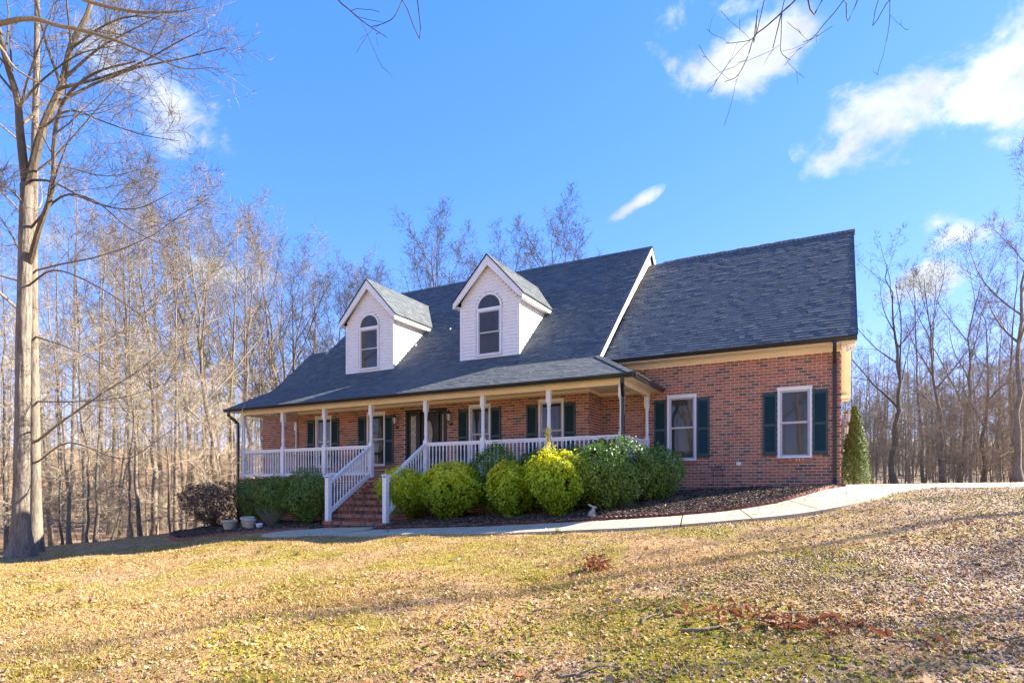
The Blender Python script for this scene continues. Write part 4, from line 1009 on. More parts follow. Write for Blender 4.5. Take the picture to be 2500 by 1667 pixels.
def finish_tree(T, name, R, P, trunk_mat, crown_mat, leaves=None):
    root = empty(name)
    tr = bulk('trunk', np.concatenate(T.tv), np.concatenate(T.tf), None, trunk_mat, root, True)
    V = np.concatenate(T.cv); F = np.concatenate(T.cf)
    W = np.concatenate(T.tw); n = len(W); b, d, l = W[:, :3], W[:, 3:6], W[:, 6:7]
    ref = R.normal(0, 1, (n, 3)); a = np.cross(d, ref); a /= np.linalg.norm(a, axis=1)[:, None]+1e-9; c = np.cross(d, a); r = P.get('twr', .0045)
    # two-piece twig: three-sided, bent at the middle
    mid = b+d*l*.55+R.normal(0, .05, (n, 3))*l; tip = mid+(d+R.normal(0, .3, (n, 3)))*l*.45
    V2 = np.stack([b+a*r, b-a*r*.5+c*r*.87, b-a*r*.5-c*r*.87, mid+a*r*.7, mid-a*r*.35+c*r*.6, mid-a*r*.35-c*r*.6, tip, tip+a*.001], 1).reshape(-1, 3)
    o = np.arange(n)[:, None]*8
    F2 = np.concatenate([o+np.array(q) for q in ((0, 1, 4, 3), (1, 2, 5, 4), (2, 0, 3, 5), (3, 4, 6, 7), (4, 5, 6, 7))])
    cr = bulk('crown', np.concatenate([V, V2]), np.concatenate([F, F2+len(V)]), None, crown_mat, root, False)
    if leaves:
        cnt, zlo, zhi = leaves; sel = W[(W[:, 2] > zlo) & (W[:, 2] < zhi)]; sel = sel[R.integers(0, len(sel), cnt)]
        leaf_cloud('leaf_cluster', sel[:, :3]+R.normal(0, .12, (cnt, 3)), R.normal(0, 1, (cnt, 3)), .055, .035, R.uniform(0, 1, cnt), 'oleaf', root, R)['kind'] = 'stuff'
    return root
def leaf_cloud(name, pos, nrm, ln, wd, rnd, mat, parent, R, fold=.25):
    n = len(pos); nrm = nrm/(np.linalg.norm(nrm, axis=1)[:, None]+1e-9); a = np.cross(nrm, R.normal(0, 1, (n, 3))); a /= np.linalg.norm(a, axis=1)[:, None]+1e-9; b = np.cross(nrm, a)
    s = R.uniform(.65, 1.3, (n, 1)); L_ = ln*s*(1 if np.isscalar(ln) else 1); W_ = wd*s
    V = np.stack([pos-a*L_/2, pos-b*W_/2+nrm*W_*fold, pos+a*L_/2, pos+b*W_/2+nrm*W_*fold], 1).reshape(-1, 3)
    o = np.arange(n)[:, None]*4; F = np.stack([o+np.array((0, 1, 2)), o+np.array((0, 2, 3))], 1).reshape(-1, 3)
    return bulk(name, V, F, np.repeat(rnd, 2), mat, parent)
def trunk_path(H, k, R, wob, lean=(0, 0)):
    z = np.linspace(0, H, k); p = np.zeros((k, 3)); w = np.cumsum(R.normal(0, wob, (k, 2)), 0); w -= w[0]
    p[:, 0] = w[:, 0]+lean[0]*z/H; p[:, 1] = w[:, 1]+lean[1]*z/H; p[:, 2] = z-.25; return p
BASE = dict(max=3, sides=(10, 5, 4, 3), seg=(0, 6, 4, 3), wig=.22, taper=.85)
KIND = {
 'tall': dict(BASE, H=23, r=.20, wob=.06, n=(14, 7, 4), start=(.40, .22, .15), ang=(.85, .75, .8), len=(.34, .42, .45), up=(.75, .35, .15), rr=(.42, .55, .6), tw=3, twl=.65, short=.62, twr=.008),
 'tall2': dict(BASE, H=21, r=.15, wob=.07, n=(11, 6, 4), start=(.46, .2, .15), ang=(.75, .7, .8), len=(.32, .42, .45), up=(.9, .4, .2), rr=(.42, .55, .6), tw=3, twl=.6, short=.6, twr=.008),
 'vase': dict(BASE, H=20, r=.24, wob=.16, n=(10, 9, 7), start=(.34, .18, .15), ang=(.72, .66, .8), len=(.55, .40, .45), up=(.42, .35, .2), rr=(.66, .56, .6), tw=4, twl=.6, short=.5, twr=.010),
 'under': dict(BASE, H=9, r=.055, wob=.07, n=(17, 7, 3), start=(.10, .12, .1), ang=(1.25, .8, .8), len=(.42, .42, .4), up=(.12, .05, .05), rr=(.45, .5, .55), tw=6, twl=.5, short=.55, twup=.02, twr=.006),
 'open': dict(BASE, H=19, r=.24, wob=.2, n=(10, 7, 4), start=(.32, .25, .2), ang=(.75, .75, .85), len=(.46, .40, .45), up=(.5, .35, .25), rr=(.55, .45, .5), tw=4, twl=.5, short=.55, twr=.009),
 'brush': dict(BASE, H=5, r=.03, wob=.08, n=(12, 7, 4), start=(.05, .1, .1), ang=(.8, .7, .8), len=(.6, .45, .4), up=(.3, .2, .1), rr=(.6, .5, .55), tw=6, twl=.45, short=.5, twr=.0045),
}
TEMPL = {}
def make_template(kind, seed, leaves=None, trunk_mat='bark', crown_mat='twig', name=None):
    P = KIND[kind]; R = np.random.default_rng(seed); T = Tree()
    grow(T, trunk_path(P['H'], 16, R, P['wob'], (R.normal(0, .6), R.normal(0, .6))), P['r'], P['r']*.12, 0, R, P)
    return finish_tree(T, name or {'under': 'understory_tree', 'brush': 'bare_shrub'}.get(kind, 'bare_tree'), R, P, trunk_mat, crown_mat, leaves)
TEMPL['tall'] = [make_template('tall', s) for s in (1, 2)]
TEMPL['tall2'] = [make_template('tall2', s) for s in (3, 4)]
TEMPL['vase'] = [make_template('vase', 5), make_template('vase', 55)]
TEMPL['dvase'] = [make_template('vase', 15, trunk_mat='twigmid', crown_mat='twigdark'), make_template('vase', 16, trunk_mat='twigmid', crown_mat='twigdark')]; 
TEMPL['under'] = [make_template('under', s, crown_mat='twigpale') for s in (6, 7)]
TEMPL['open'] = [make_template('open', 8, trunk_mat='twigmid', crown_mat='twigdark'), make_template('open', 9, trunk_mat='twigmid', crown_mat='twigdark')]
TEMPL['brush'] = [make_template('brush', 10)]
TEMPL['oak'] = [make_template('under', 12, leaves=(700, 1.0, 8.0), name='leafy_understory_tree')]
_used = set(); TR = random.Random(3)
def put(kind, x, y, sc, label, cat, group, rz=None, idx=None, tilt=(0, 0)):
    lst = TEMPL[kind]; t = lst[TR.randrange(len(lst)) if idx is None else idx % len(lst)]
    if t.name in _used: o = copy_tree(t)
    else: _used.add(t.name); o = t
    o.location = (x, y, gz1(x, y)-.05); o.scale = (sc, sc, sc*TR.uniform(.93, 1.07)); o.rotation_euler = (tilt[0], tilt[1], TR.uniform(0, 6.28) if rz is None else rz)
    tag(o, label, cat, group); return o
def put_px(kind, px, d, sc, *a, **k):
    p = CAM+(fwv+rtv*(px-CXP)/FPX)*d; return put(kind, p[0], p[1], sc, *a, **k)
KN = {'dvase': 'bare tree with many rising dark leaders', 'tall': 'tall straight bare hardwood', 'tall2': 'slender bare hardwood with a high crown', 'vase': 'bare tree forking into rising leaders', 'open': 'dark open-crowned bare tree', 'under': 'small bare tree with layered fine twigs', 'brush': 'low tangled bare shrub'}
LW = ('tall straight bare hardwood trunk in the woods left of the house', 'tree', 'bare hardwoods left of the house')
LU = ('small pale understory tree with layered fine twigs in the left woods', 'tree', 'understory trees left of the house')
BW = ('bare tree rising behind the main roof ridge', 'tree', 'bare trees behind the house')
RW = ('bare tree in the woods beyond the driveway', 'tree', 'bare trees beyond the driveway')
RU = ('small bare tree in the thicket beyond the driveway', 'tree', 'small trees beyond the driveway')
for px, d, sc, kd in [(20, 26, .8, 'tall'), (128, 30, .8, 'tall2'), (170, 24.5, .55, 'tall2'), (208, 33, .95, 'tall'), (232, 27, .7, 'tall2'), (268, 38, 1, 'tall'), (290, 30, .75, 'tall2'), (318, 36, 1, 'tall'),
      (345, 27, .85, 'tall2'), (372, 29.5, .95, 'vase'), (392, 42, 1.1, 'tall'), (432, 31, 1.0, 'tall'), (448, 38, 1.05, 'tall2'), (480, 36, 1.0, 'vase'), (506, 43, 1.0, 'tall'), (524, 34, 1.08, 'vase'), (548, 45, 1.05, 'tall2'), (566, 38, .95, 'tall2'),
      (590, 47, .95, 'tall'), (612, 42, .88, 'vase'), (640, 50, .85, 'tall'), (150, 44, 1.1, 'tall'), (60, 40, 1.1, 'tall'), (-40, 34, 1, 'tall'), (-90, 28, .9, 'tall2'), (250, 50, 1.2, 'tall'), (340, 55, 1.2, 'vase'), (-10, 50, 1.1, 'tall'), (182, 60, 1.3, 'tall'), (470, 52, 1.1, 'tall2'), (580, 58, 1.1, 'vase')]:
    put_px(kd, px, d, min(sc, (.44*d+2.2)/KIND[kd]['H']*TR.uniform(.86, 1.02)), KN[kd]+' in the woods left of the house', 'tree', LW[2])
for px, d, sc in [(105, 22.5, .95), (150, 26, 1.0), (215, 23.5, .95), (262, 28, 1.05), (318, 25, .95), (360, 32, 1.1), (415, 27.5, .95), (455, 33, 1.1), (500, 29.5, .9), (540, 31, .95), (575, 36, 1.0), (610, 38, 1.0), (-30, 23, .9), (40, 30, 1.1), (290, 40, 1.25), (500, 44, 1.2)]:
    put_px('under', px, d, sc, *LU)
for px, d, sc, kd in [(690, 52, 1.15, 'tall2'), (735, 50, .88, 'dvase'), (790, 54, .92, 'open'), (838, 48, .84, 'dvase'), (880, 52, .90, 'dvase'), (930, 50, .88, 'open'), (700, 60, 1.12, 'vase'), (770, 62, 1.02, 'tall'), (815, 56, .95, 'dvase'), (905, 58, .98, 'dvase'), (660, 56, 1.1, 'dvase'), (860, 60, 1.02, 'tall2')]:
    put_px(kd, px, d, sc, KN[kd]+' seen beyond the left end of the roof', 'tree', 'bare trees behind the left roof end')
for px, d, sc, kd, ix in [(1045, 44, .92, 'dvase', 0), (1010, 50, .9, 'open', 0), (1095, 47, .86, 'dvase', 1), (1150, 50, .9, 'dvase', 0), (1195, 50, .98, 'open', 1), (1345, 44, .92, 'dvase', 1), (1400, 47, .93, 'dvase', 0), (1440, 46, .86, 'open', 1), (1290, 50, .98, 'open', 0), (1470, 52, .82, 'dvase', 1), (1240, 54, .98, 'dvase', 0)]:
    put_px(kd, px, d, sc, KN[kd]+' rising behind the main roof ridge', 'tree', BW[2], idx=ix)
for px, d, sc, kd, ix in [(2188, 37, .74, 'open', 0), (2255, 42, .72, 'tall2', 0), (2300, 38, .62, 'vase', 0), (2345, 44, .68, 'vase', 1), (2400, 40, .6, 'open', 1), (2470, 42, .8, 'tall2', 1), (2490, 34, .80, 'vase', 0), (2570, 40, .9, 'open', 0), (2130, 48, .52, 'tall2', 0), (2160, 52, .55, 'tall', 1), (2220, 54, .6, 'tall', 0), (2280, 56, .6, 'tall2', 1), (2370, 54, .66, 'tall', 0), (2440, 56, .7, 'tall', 1), (2500, 55, .8, 'tall2', 0), (2100, 56, .5, 'vase', 0)]:
    put_px(kd, px, d, sc, KN[kd]+' in the woods beyond the driveway', 'tree', RW[2], idx=ix)
for px, d, sc in [(2120, 41, .8), (2165, 44, .9), (2210, 40, .75), (2260, 46, .95), (2310, 42, .8), (2350, 39, .75), (2400, 45, .95), (2450, 40, .85), (2490, 44, 1.0), (2540, 39, .9), (2085, 47, .9), (2180, 50, 1.0), (2330, 50, 1.05), (2430, 50, 1.1), (2140, 38, .6), (2230, 43, .7), (2285, 37, .55), (2335, 42, .7), (2385, 38, .6), (2425, 43, .8), (2475, 38, .65), (2515, 41, .8), (2060, 42, .6)]:
    put_px('under', px, d, sc, *RU)
for px, d, sc in [(2320, 37, .75), (2375, 36, .8), (2440, 37, .85), (2480, 35.5, .8), (2290, 40, .7), (2420, 41, .9)]:
    put_px('oak', px, d, sc, 'thin tree still holding rust-orange leaves beyond the driveway', 'tree', 'rust-leaved trees beyond the driveway')
for px, d, sc in [(2070, 44, .9), (2090, 40, .8), (2130, 46, 1.1), (2180, 41, 1.0), (2250, 44, 1.1), (2290, 48, 1.2), (2350, 45, 1.1), (2405, 38, .8), (2450, 48, 1.2), (2490, 46, 1.2), (2530, 42, 1.0), (2110, 43, .8), (2150, 38, .7), (2230, 37, .6), (2270, 41, .8), (2340, 38, .7), (2390, 41, .8), (2460, 38, .7), (2200, 45, .9), (2310, 46, .9), (2420, 46, 1.0), (2500, 40, .8)]:
    put_px('brush', px, d, sc, 'low tangled bare shrub at the far edge of the driveway', 'shrub', 'bare shrubs beyond the driveway')
for px, d, sc in [(80, 25, .6), (140, 28, .7), (190, 27, .6), (245, 31, .7), (300, 28, .6), (350, 30, .7), (420, 30, .6), (470, 34, .7), (520, 33, .7), (560, 36, .8), (600, 34, .8), (30, 28, .7), (-40, 26, .7), (380, 36, .9), (270, 38, .9), (160, 40, .9), (450, 44, 1.0), (540, 48, 1.0), (90, 48, 1.0)]:
    put_px('brush', px, d, sc, 'low tangled bare shrub on the slope of the left woods', 'shrub', 'bare shrubs left of the house')
# trees right of the drive, outside the view, that throw the long shadows over the lawn
for x, y, sc, kd in [(20, 9.0, 1.0, 'tall'), (18.5, 4.0, 1.0, 'tall2'), (25, 10, 1.0, 'tall2'), (16, -3, .8, 'tall2')]:
    put(kd, x, y, sc, KN[kd]+' standing right of the driveway shading the lawn', 'tree', 'bare trees right of the driveway')
# the wood across the front yard, behind the photographer, mirrored in the window panes
FR = random.Random(8)
for i in range(40):
    kd = FR.choice(['tall', 'tall2', 'vase', 'under', 'under', 'brush'])
    put(kd, -38+i*1.75+FR.uniform(-1, 1), -31-FR.uniform(0, 16), FR.uniform(.8, 1.15), KN[kd]+' in the wood across the front lawn', 'tree', 'bare trees across the front lawn')
# far wood as one mass
def far_woods():
    R = np.random.default_rng(21); V = []; F = []; o = 0
    for i in range(600):
        right = R.random() < .5
        px = R.uniform(1900, 2750) if right else R.uniform(-260, 800)
        d = R.uniform(56, 95) if right else R.uniform(62, 120); p = CAM+(fwv+rtv*(px-CXP)/FPX)*d
        if i % 4 == 0: p = np.array((R.uniform(-60, 50), R.uniform(-75, -45), 0)); right = False
        z = gz1(p[0], p[1]); H = R.uniform(8, 14) if right else R.uniform(10, 19); r = R.uniform(.06, .16)
        def add(a, b, ra, rb, n=3):
            nonlocal o
            v, f = tube_arrays(np.array([a, b]), np.array([ra, rb]), n); V.append(v); F.append(f+o); o += len(v)
        b0 = np.array((p[0], p[1], z-.3)); tp = b0+(R.normal(0, .6), R.normal(0, .6), H); add(b0, tp, r, r*.2, 4)
        for k in range(20):
            t = R.uniform(.12, 1); q = b0+(tp-b0)*t; az = R.uniform(0, 6.28); ln = R.uniform(.8, 2.6)*(1.15-.6*t); e = q+np.array((math.cos(az)*ln, math.sin(az)*ln, ln*R.uniform(.1, 1.1))); add(q, e, .022, .008)
            for j in range(3):
                m = q+(e-q)*R.uniform(.3, 1); add(m, m+R.normal(0, .5, 3)+(0, 0, .25), .011, .005)
    ob = bulk('distant_woods', np.concatenate(V), np.concatenate(F), None, 'twig')
    tag(ob, 'hazy mass of far bare woods behind the nearer trees', 'woods', kind='stuff')
far_woods()
# two pines inside the left wood
def pine(px, d, H):
    R = np.random.default_rng(int(px)); p = CAM+(fwv+rtv*(px-CXP)/FPX)*d; z = gz1(p[0], p[1]); root = empty('pine_tree', (p[0], p[1], z)); m = MB()
    m.tube([(0, 0, -.3), (.1, 0, H*.5), (0, .1, H)], [.16, .11, .02], 8); m.build('trunk', 'bark', root, True)
    P_, N_ = [], []
    for i in range(26):
        zz = H*R.uniform(.5, 1); az = R.uniform(0, 6.28); ln = (1.02-zz/H)*H*.22+.5
        for j in range(150): t = R.uniform(.3, 1); P_.append((math.cos(az)*ln*t+R.normal(0, .2), math.sin(az)*ln*t+R.normal(0, .2), zz+t*.3+R.normal(0, .15))); N_.append(R.normal(0, 1, 3))
    leaf_cloud('crown', np.array(P_), np.array(N_), .30, .03, R.uniform(.3, 1, len(P_)), 'fir', root, R)
    return tag(root, 'tall pine with green needles among the bare left trees', 'tree', 'pines in the left woods')
for a in ((500, 58, 15), (560, 64, 13), (330, 70, 15), (640, 62, 12)): pine(*a)

# the big twin-trunked tree at the left edge of the lawn, drawn limb by limb
HP = dict(BASE, n=(0, 10, 6), start=(.4, .22, .2), ang=(.7, .7, .8), len=(.4, .42, .45), up=(.3, .18, .1), rr=(.5, .42, .5), tw=7, twl=.55, short=.5, sides=(12, 7, 5, 3), flare=.5)
def limb_px(pts): return np.array([at(*p) for p in pts])
def densify(P, n):
    P = np.array(P, float); Q = np.vstack([2*P[0]-P[1], P, 2*P[-1]-P[-2]]); out = []
    for i in range(1, len(Q)-2):
        p0, p1, p2, p3 = Q[i-1:i+3]
        for t in np.linspace(0, 1, n, endpoint=False): out.append(.5*((2*p1)+(-p0+p2)*t+(2*p0-5*p1+4*p2-p3)*t*t+(-p0+3*p1-3*p2+p3)*t**3))
    out.append(Q[-2]); return np.array(out)
def hero():
    R = np.random.default_rng(77); base = at(52, 1368, 17.0); bz = gz1(base[0], base[1]); T = Tree()
    g = lambda pts: densify(limb_px(pts)-np.array((base[0], base[1], bz)), 4)
    tr = g([(50, 1375, 17), (52, 1200, 17), (56, 900, 17), (62, 620, 17), (66, 450, 17)])
    tr[0, 2] = -.3
    grow(T, tr, .235, .17, 0, R, dict(HP, max=0, tw=0, flare=.75))
    T.tw.clear(); T.tv.clear(); T.tf.clear(); T.tn = 0
    kk = 90; tq = np.linspace(0, 1, kk); idx = tq*(len(tr)-1); fi = np.minimum(idx.astype(int), len(tr)-2); cen = tr[fi]+(tr[fi+1]-tr[fi])*(idx-fi)[:, None]; ns = 40; an = np.arange(ns)*2*math.pi/ns
    zz = cen[:, 2][:, None]; A = an[None, :]; rr = (.205+(.155-.205)*tq**.9)[:, None]*(1+.9*np.exp(-np.maximum(zz, 0)*2.2)*(1+.35*np.sin(A*5+1)))+0*A
    rr = rr+.022*(np.abs(vnoise(A*5.1+zz*.25, zz*1.1+3*np.sin(A), 5)-.5)*2-.5)+.014*(vnoise(A*11+zz*.4, zz*2.5, 6)-.5)
    Vt = np.stack([cen[:, 0][:, None]+rr*np.cos(A), cen[:, 1][:, None]+rr*np.sin(A), zz+0*A], -1).reshape(-1, 3); i_ = np.arange(ns); j_ = (i_+1) % ns
    T.tv.append(Vt); T.tf.append(np.concatenate([np.stack([q*ns+i_, q*ns+j_, (q+1)*ns+j_, (q+1)*ns+i_], 1) for q in range(kk-1)])); T.tn = len(Vt)
    grow(T, g([(66, 470, 17), (50, 330, 16.9), (42, 240, 16.8), (10, 130, 16.4), (-40, -120, 16), (-60, -420, 15.6)]), .12, .04, 1, R, HP)
    grow(T, g([(68, 460, 17), (105, 315, 17), (150, 210, 17.1), (175, 110, 17.2), (225, 0, 17.4), (260, -250, 17.6), (270, -480, 17.8)]), .125, .035, 1, R, HP)
    grow(T, g([(74, 640, 17), (95, 560, 16.7), (128, 460, 16.5), (133, 330, 16.3), (160, 240, 16.1), (230, 180, 15.9), (330, 150, 15.7)]), .085, .02, 1, R, HP)
    for pts, r in [([(72, 440, 17), (130, 445, 16.6), (230, 495, 16.0), (330, 510, 15.5), (420, 470, 15.2)], .055), ([(72, 560, 17), (150, 480, 16.6), (230, 490, 16), (320, 560, 15.2), (450, 620, 14.6)], .05),
          ([(150, 215, 17.1), (230, 195, 16.6), (330, 160, 16), (440, 100, 15.6), (500, 70, 15.2)], .06), ([(160, 190, 17.1), (240, 120, 17.2), (330, 70, 17.2), (430, 20, 17.4)], .06), ([(66, 700, 17), (130, 660, 16.4), (220, 690, 15.6), (330, 760, 14.8), (420, 840, 14.2)], .04),
          ([(60, 500, 17), (20, 460, 16.4), (-60, 430, 15.6)], .05), ([(108, 310, 17), (170, 270, 16.4), (260, 300, 15.8), (350, 330, 15.4), (440, 345, 15.1)], .045), ([(120, 400, 17), (170, 410, 17.5), (260, 430, 18), (360, 410, 18.4)], .04),
          ([(62, 640, 17), (20, 560, 17.5), (-40, 480, 18)], .05), ([(172, 120, 17.2), (260, 60, 16.5), (340, 40, 16), (430, 60, 15.6)], .05), ([(45, 260, 16.8), (110, 190, 16.2), (200, 130, 15.8), (300, 110, 15.4)], .05)]:
        grow(T, g(pts), r*.72, .006, 1, R, dict(HP, n=(0, 11, 6)))
    o = finish_tree(T, 'oak_tree', R, dict(HP, twr=.004), 'bark_hero', 'twigmid'); o.location = (base[0], base[1], bz)
    tag(o, 'large forked grey oak at the left edge of the lawn', 'tree')
    # second trunk just behind it
    T = Tree(); b2 = at(86, 1358, 18.6); z2 = gz1(b2[0], b2[1]); g2 = lambda pts: densify(limb_px(pts)-np.array((b2[0], b2[1], z2)), 4)
    tr = g2([(86, 1362, 18.6), (84, 1100, 18.6), (80, 700, 18.6), (84, 400, 18.6), (90, 100, 18.6), (92, -250, 18.7)]); tr[0, 2] = -.3
    grow(T, tr, .19, .05, 0, R, dict(HP, max=3, n=(16, 7, 5), start=(.28, .2, .2), len=(.32, .42, .45), ang=(1.1, .7, .8), rr=(.3, .45, .5)))
    for pts, r in [([(86, 1080, 18.6), (150, 1030, 18), (250, 960, 17.2), (345, 900, 16.6), (420, 830, 16)], .045), ([(88, 1130, 18.6), (170, 1080, 18), (300, 1120, 17), (390, 1070, 16.4), (470, 1010, 16)], .03), ([(84, 980, 18.6), (180, 980, 18.2), (300, 970, 17.8), (420, 930, 17.4)], .03), ([(82, 820, 18.6), (170, 850, 18), (280, 900, 17.4), (380, 930, 17)], .03)]:
        grow(T, g2(pts), r, .006, 1, R, dict(HP, n=(0, 11, 5)))
    o = finish_tree(T, 'hardwood_tree', R, dict(HP, twr=.004), 'bark', 'twig'); o.location = (b2[0], b2[1], z2); tag(o, 'slimmer straight hardwood standing close behind the forked oak', 'tree')
    # near trees outside the frame whose boughs reach into the sky
    def near_tree(name, bx, by, H, r, limbs, label, mat='twigdark', n=(0, 5, 3)):
        bz = gz1(bx, by); T = Tree(); R = np.random.default_rng(int(abs(bx*10)+7)); p = trunk_path(H, 14, R, .05); grow(T, p, r, r*.35, 0, R, dict(HP, max=0, tw=0)); T.tw.clear()
        for pts, rr, nn in limbs:
            q = limb_px(pts)-np.array((bx, by, bz)); z = q[0, 2]-.8; st = np.array((0, 0, min(z, H-.5))); grow(T, densify(np.vstack([st, q]), 5), rr, .003, 1, R, dict(HP, n=(0, nn, 2 if nn < 5 else 3), start=(.4, .6, .2), tw=1 if nn < 5 else 4, twl=.16, len=(.3, .05 if nn < 5 else .28, .4), twr=.003, wig=.3, max=3 if nn > 5 else 2))
        o = finish_tree(T, name, R, dict(HP, twr=.003), 'bark', mat); o.location = (bx, by, bz); tag(o, label, 'tree')
    a = at(-420, 1300, 10.5)
    near_tree('boughed_tree', a[0], a[1], 9.5, .22, [([(0, 58, 10), (156, 66, 9.8), (268, 94, 9.6), (357, 130, 9.5), (446, 167, 9.4), (520, 165, 9.3)], .05, 9), ([(60, -60, 10), (205, 0, 9.8), (312, 27, 9.6), (380, 31, 9.5), (440, 28, 9.4), (500, 16, 9.3)], .05, 9), ([(-60, 90, 11), (40, 170, 11), (120, 215, 11), (200, 250, 11), (300, 258, 11)], .03, 6)], 'bare tree outside the left edge reaching long boughs over the lawn', 'twig')
    a = at(860, 1600, 2.5)
    near_tree('overhanging_tree', 2.4, -22.5, 10.5, .25, [([(760, -260, 5.5), (790, -60, 5.6), (826, 0, 5.7), (850, 22, 5.7), (890, 56, 5.7), (945, 92, 5.7)], .012, 3), ([(1010, -80, 5.6), (982, 0, 5.6), (962, 42, 5.6), (935, 58, 5.6), (907, 66, 5.6)], .006, 2),
        ([(2060, -160, 6.5), (1960, -20, 6.5), (1910, 30, 6.5), (1870, 66, 6.5), (1842, 90, 6.5), (1825, 140, 6.5), (1800, 186, 6.5), (1770, 200, 6.5)], .012, 4), ([(1925, -40, 6.5), (1910, 30, 6.5), (1907, 90, 6.5), (1907, 128, 6.5), (1930, 148, 6.5)], .006, 3), ([(2140, -140, 6.6), (2060, 0, 6.6), (2012, 60, 6.6), (1985, 92, 6.6), (1960, 104, 6.6)], .008, 3), ([(2180, -120, 6.6), (2173, 0, 6.6), (2172, 50, 6.6), (2165, 100, 6.6)], .006, 3), ([(1880, -60, 6.5), (1850, 25, 6.5), (1842, 90, 6.5), (1800, 104, 6.5), (1772, 106, 6.5)], .006, 3)], 'bare tree behind the viewpoint dangling thin twigs into the top of the sky')
hero()

# ------------------------------------------------------------------ shrubs
def shrub(name, x, y, ztop, rx, ry, n, kind, label, cat='bush', seed=0, flat=0.0, low=.55, extra=None, ln=.078, wd=.052):
    R = np.random.default_rng(seed); zb = gz1(x, y); h = ztop-zb; root = empty(name, (x, y, zb))
    st = MB()
    for i in range(9):
        a = R.uniform(0, 6.28); rr = R.uniform(.1, .55); st.tube([(R.normal(0, .05), R.normal(0, .05), -.05), (math.cos(a)*rx*rr*.5, math.sin(a)*ry*rr*.5, h*.35), (math.cos(a)*rx*rr, math.sin(a)*ry*rr, h*.75)], [.016, .011, .005], 5)
    st.build('stem', 'twigdark', root)
    ph = R.uniform(0, 6.28, n); u = R.uniform(-1, 1, n); ct = u; stn = np.sqrt(1-ct**2)
    d = np.stack([stn*np.cos(ph), stn*np.sin(ph), ct], 1)
    # lumpy clipped dome: rounded top, drawn in towards the stems
    cph = np.cos(ph)*2.2; sph = np.sin(ph)*2.2
    lump = 1+.22*(vnoise(cph*1.0+sph*.7+5, ct*2.4+sph*.6+3, seed)-.5)*2+.13*(vnoise(cph*2.6+9, ct*5+sph*2.2+1, seed+1)-.5)*2
    spr = R.random(n) < .05
    rad = lump*np.where(R.random(n) < .78, R.uniform(.90, 1.05, n), R.uniform(.55, .92, n))*np.where(spr, R.uniform(1.0, 1.14, n), 1)
    cz = h*(1-low*.5)-.0
    P = d*rad[:, None]*np.array((rx, ry, 0)); zz = np.where(ct > 0, ct*(h*.42)*(1-flat*.3), ct*(h*.52))*rad
    nar = np.where(ct < 0, 1-.55*np.clip(-ct, 0, 1)**1.6*low/.55, 1); P[:, :2] *= nar[:, None]; P[:, 2] = h*.58+zz
    P += R.normal(0, .018, (n, 3))
    nr = d*np.array((1, 1, .9))+R.normal(0, .42, (n, 3)); nr[:, 2] += .35
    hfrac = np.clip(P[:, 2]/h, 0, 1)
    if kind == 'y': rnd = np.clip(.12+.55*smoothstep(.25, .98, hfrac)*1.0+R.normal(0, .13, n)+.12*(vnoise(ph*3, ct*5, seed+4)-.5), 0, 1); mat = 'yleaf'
    elif kind == 'b': rnd = R.uniform(0, 1, n); mat = 'bleaf'
    else: rnd = np.clip(R.beta(2, 2.2, n)*.95+(R.random(n) > .992)*.6, 0, 1); mat = 'gleaf'
    gap = vnoise(cph*3+20, ct*6+sph*3, seed+8); keep = (P[:, 2] > .04) & ((gap > .2) | (rad < .8)); P, nr, rnd = P[keep], nr[keep], rnd[keep]
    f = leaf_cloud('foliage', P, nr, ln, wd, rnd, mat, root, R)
    return tag(root, label, cat)
YB_ = 'rounded golden-green bush '
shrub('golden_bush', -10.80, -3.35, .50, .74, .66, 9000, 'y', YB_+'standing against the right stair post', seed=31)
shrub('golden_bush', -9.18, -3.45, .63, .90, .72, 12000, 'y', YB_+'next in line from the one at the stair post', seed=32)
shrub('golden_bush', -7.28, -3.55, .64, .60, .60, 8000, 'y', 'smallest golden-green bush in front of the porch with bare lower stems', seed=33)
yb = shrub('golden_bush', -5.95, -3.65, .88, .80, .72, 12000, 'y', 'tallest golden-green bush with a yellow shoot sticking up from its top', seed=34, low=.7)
shrub('dark_green_bush', -4.86, -3.24, 1.15, .95, .80, 17000, 'g', 'largest dark glossy green bush at the right corner of the porch', seed=35, ln=.062, wd=.03, low=.35)
shrub('dark_green_bush', -3.98, -2.25, .98, .66, .72, 10000, 'g', 'dark green bush against the garage wall behind the largest bush', seed=36, ln=.062, wd=.03, low=.3)
shrub('dark_green_bush', -8.10, -2.98, 1.10, .78, .40, 10000, 'g', 'dark clipped bush at the porch rail behind the second golden bush', seed=37, ln=.062, wd=.03)
shrub('dark_green_bush', -6.92, -2.95, 1.00, .62, .38, 8000, 'g', 'dark clipped bush at the porch rail behind the two right golden bushes', seed=38, ln=.062, wd=.03)
shrub('dark_green_bush', -5.90, -2.92, 1.05, .62, .36, 8000, 'g', 'dark clipped bush squeezed between the porch and the tallest golden bush', seed=39, ln=.062, wd=.03)
shrub('bronze_bush', -19.0, -3.3, .32, 1.40, .80, 11000, 'b', 'sparse bronze-brown bush behind the flower pots', seed=40, ln=.062, wd=.03, flat=.6)
shrub('dark_green_bush', -17.45, -2.95, .34, .70, .42, 7000, 'g', 'dark green bush at the left corner of the porch beside the bronze bush', seed=41, ln=.062, wd=.03)
shrub('dark_green_bush', -16.05, -3.2, .38, .78, .55, 9000, 'g', 'leaning dark green bush in front of the left porch wall', seed=42, ln=.062, wd=.03, low=.8)
shrub('dark_green_bush', -14.62, -3.25, .58, .90, .62, 13000, 'g', 'big dark green bush beside the left stair railing', seed=43, ln=.062, wd=.03, low=.35)
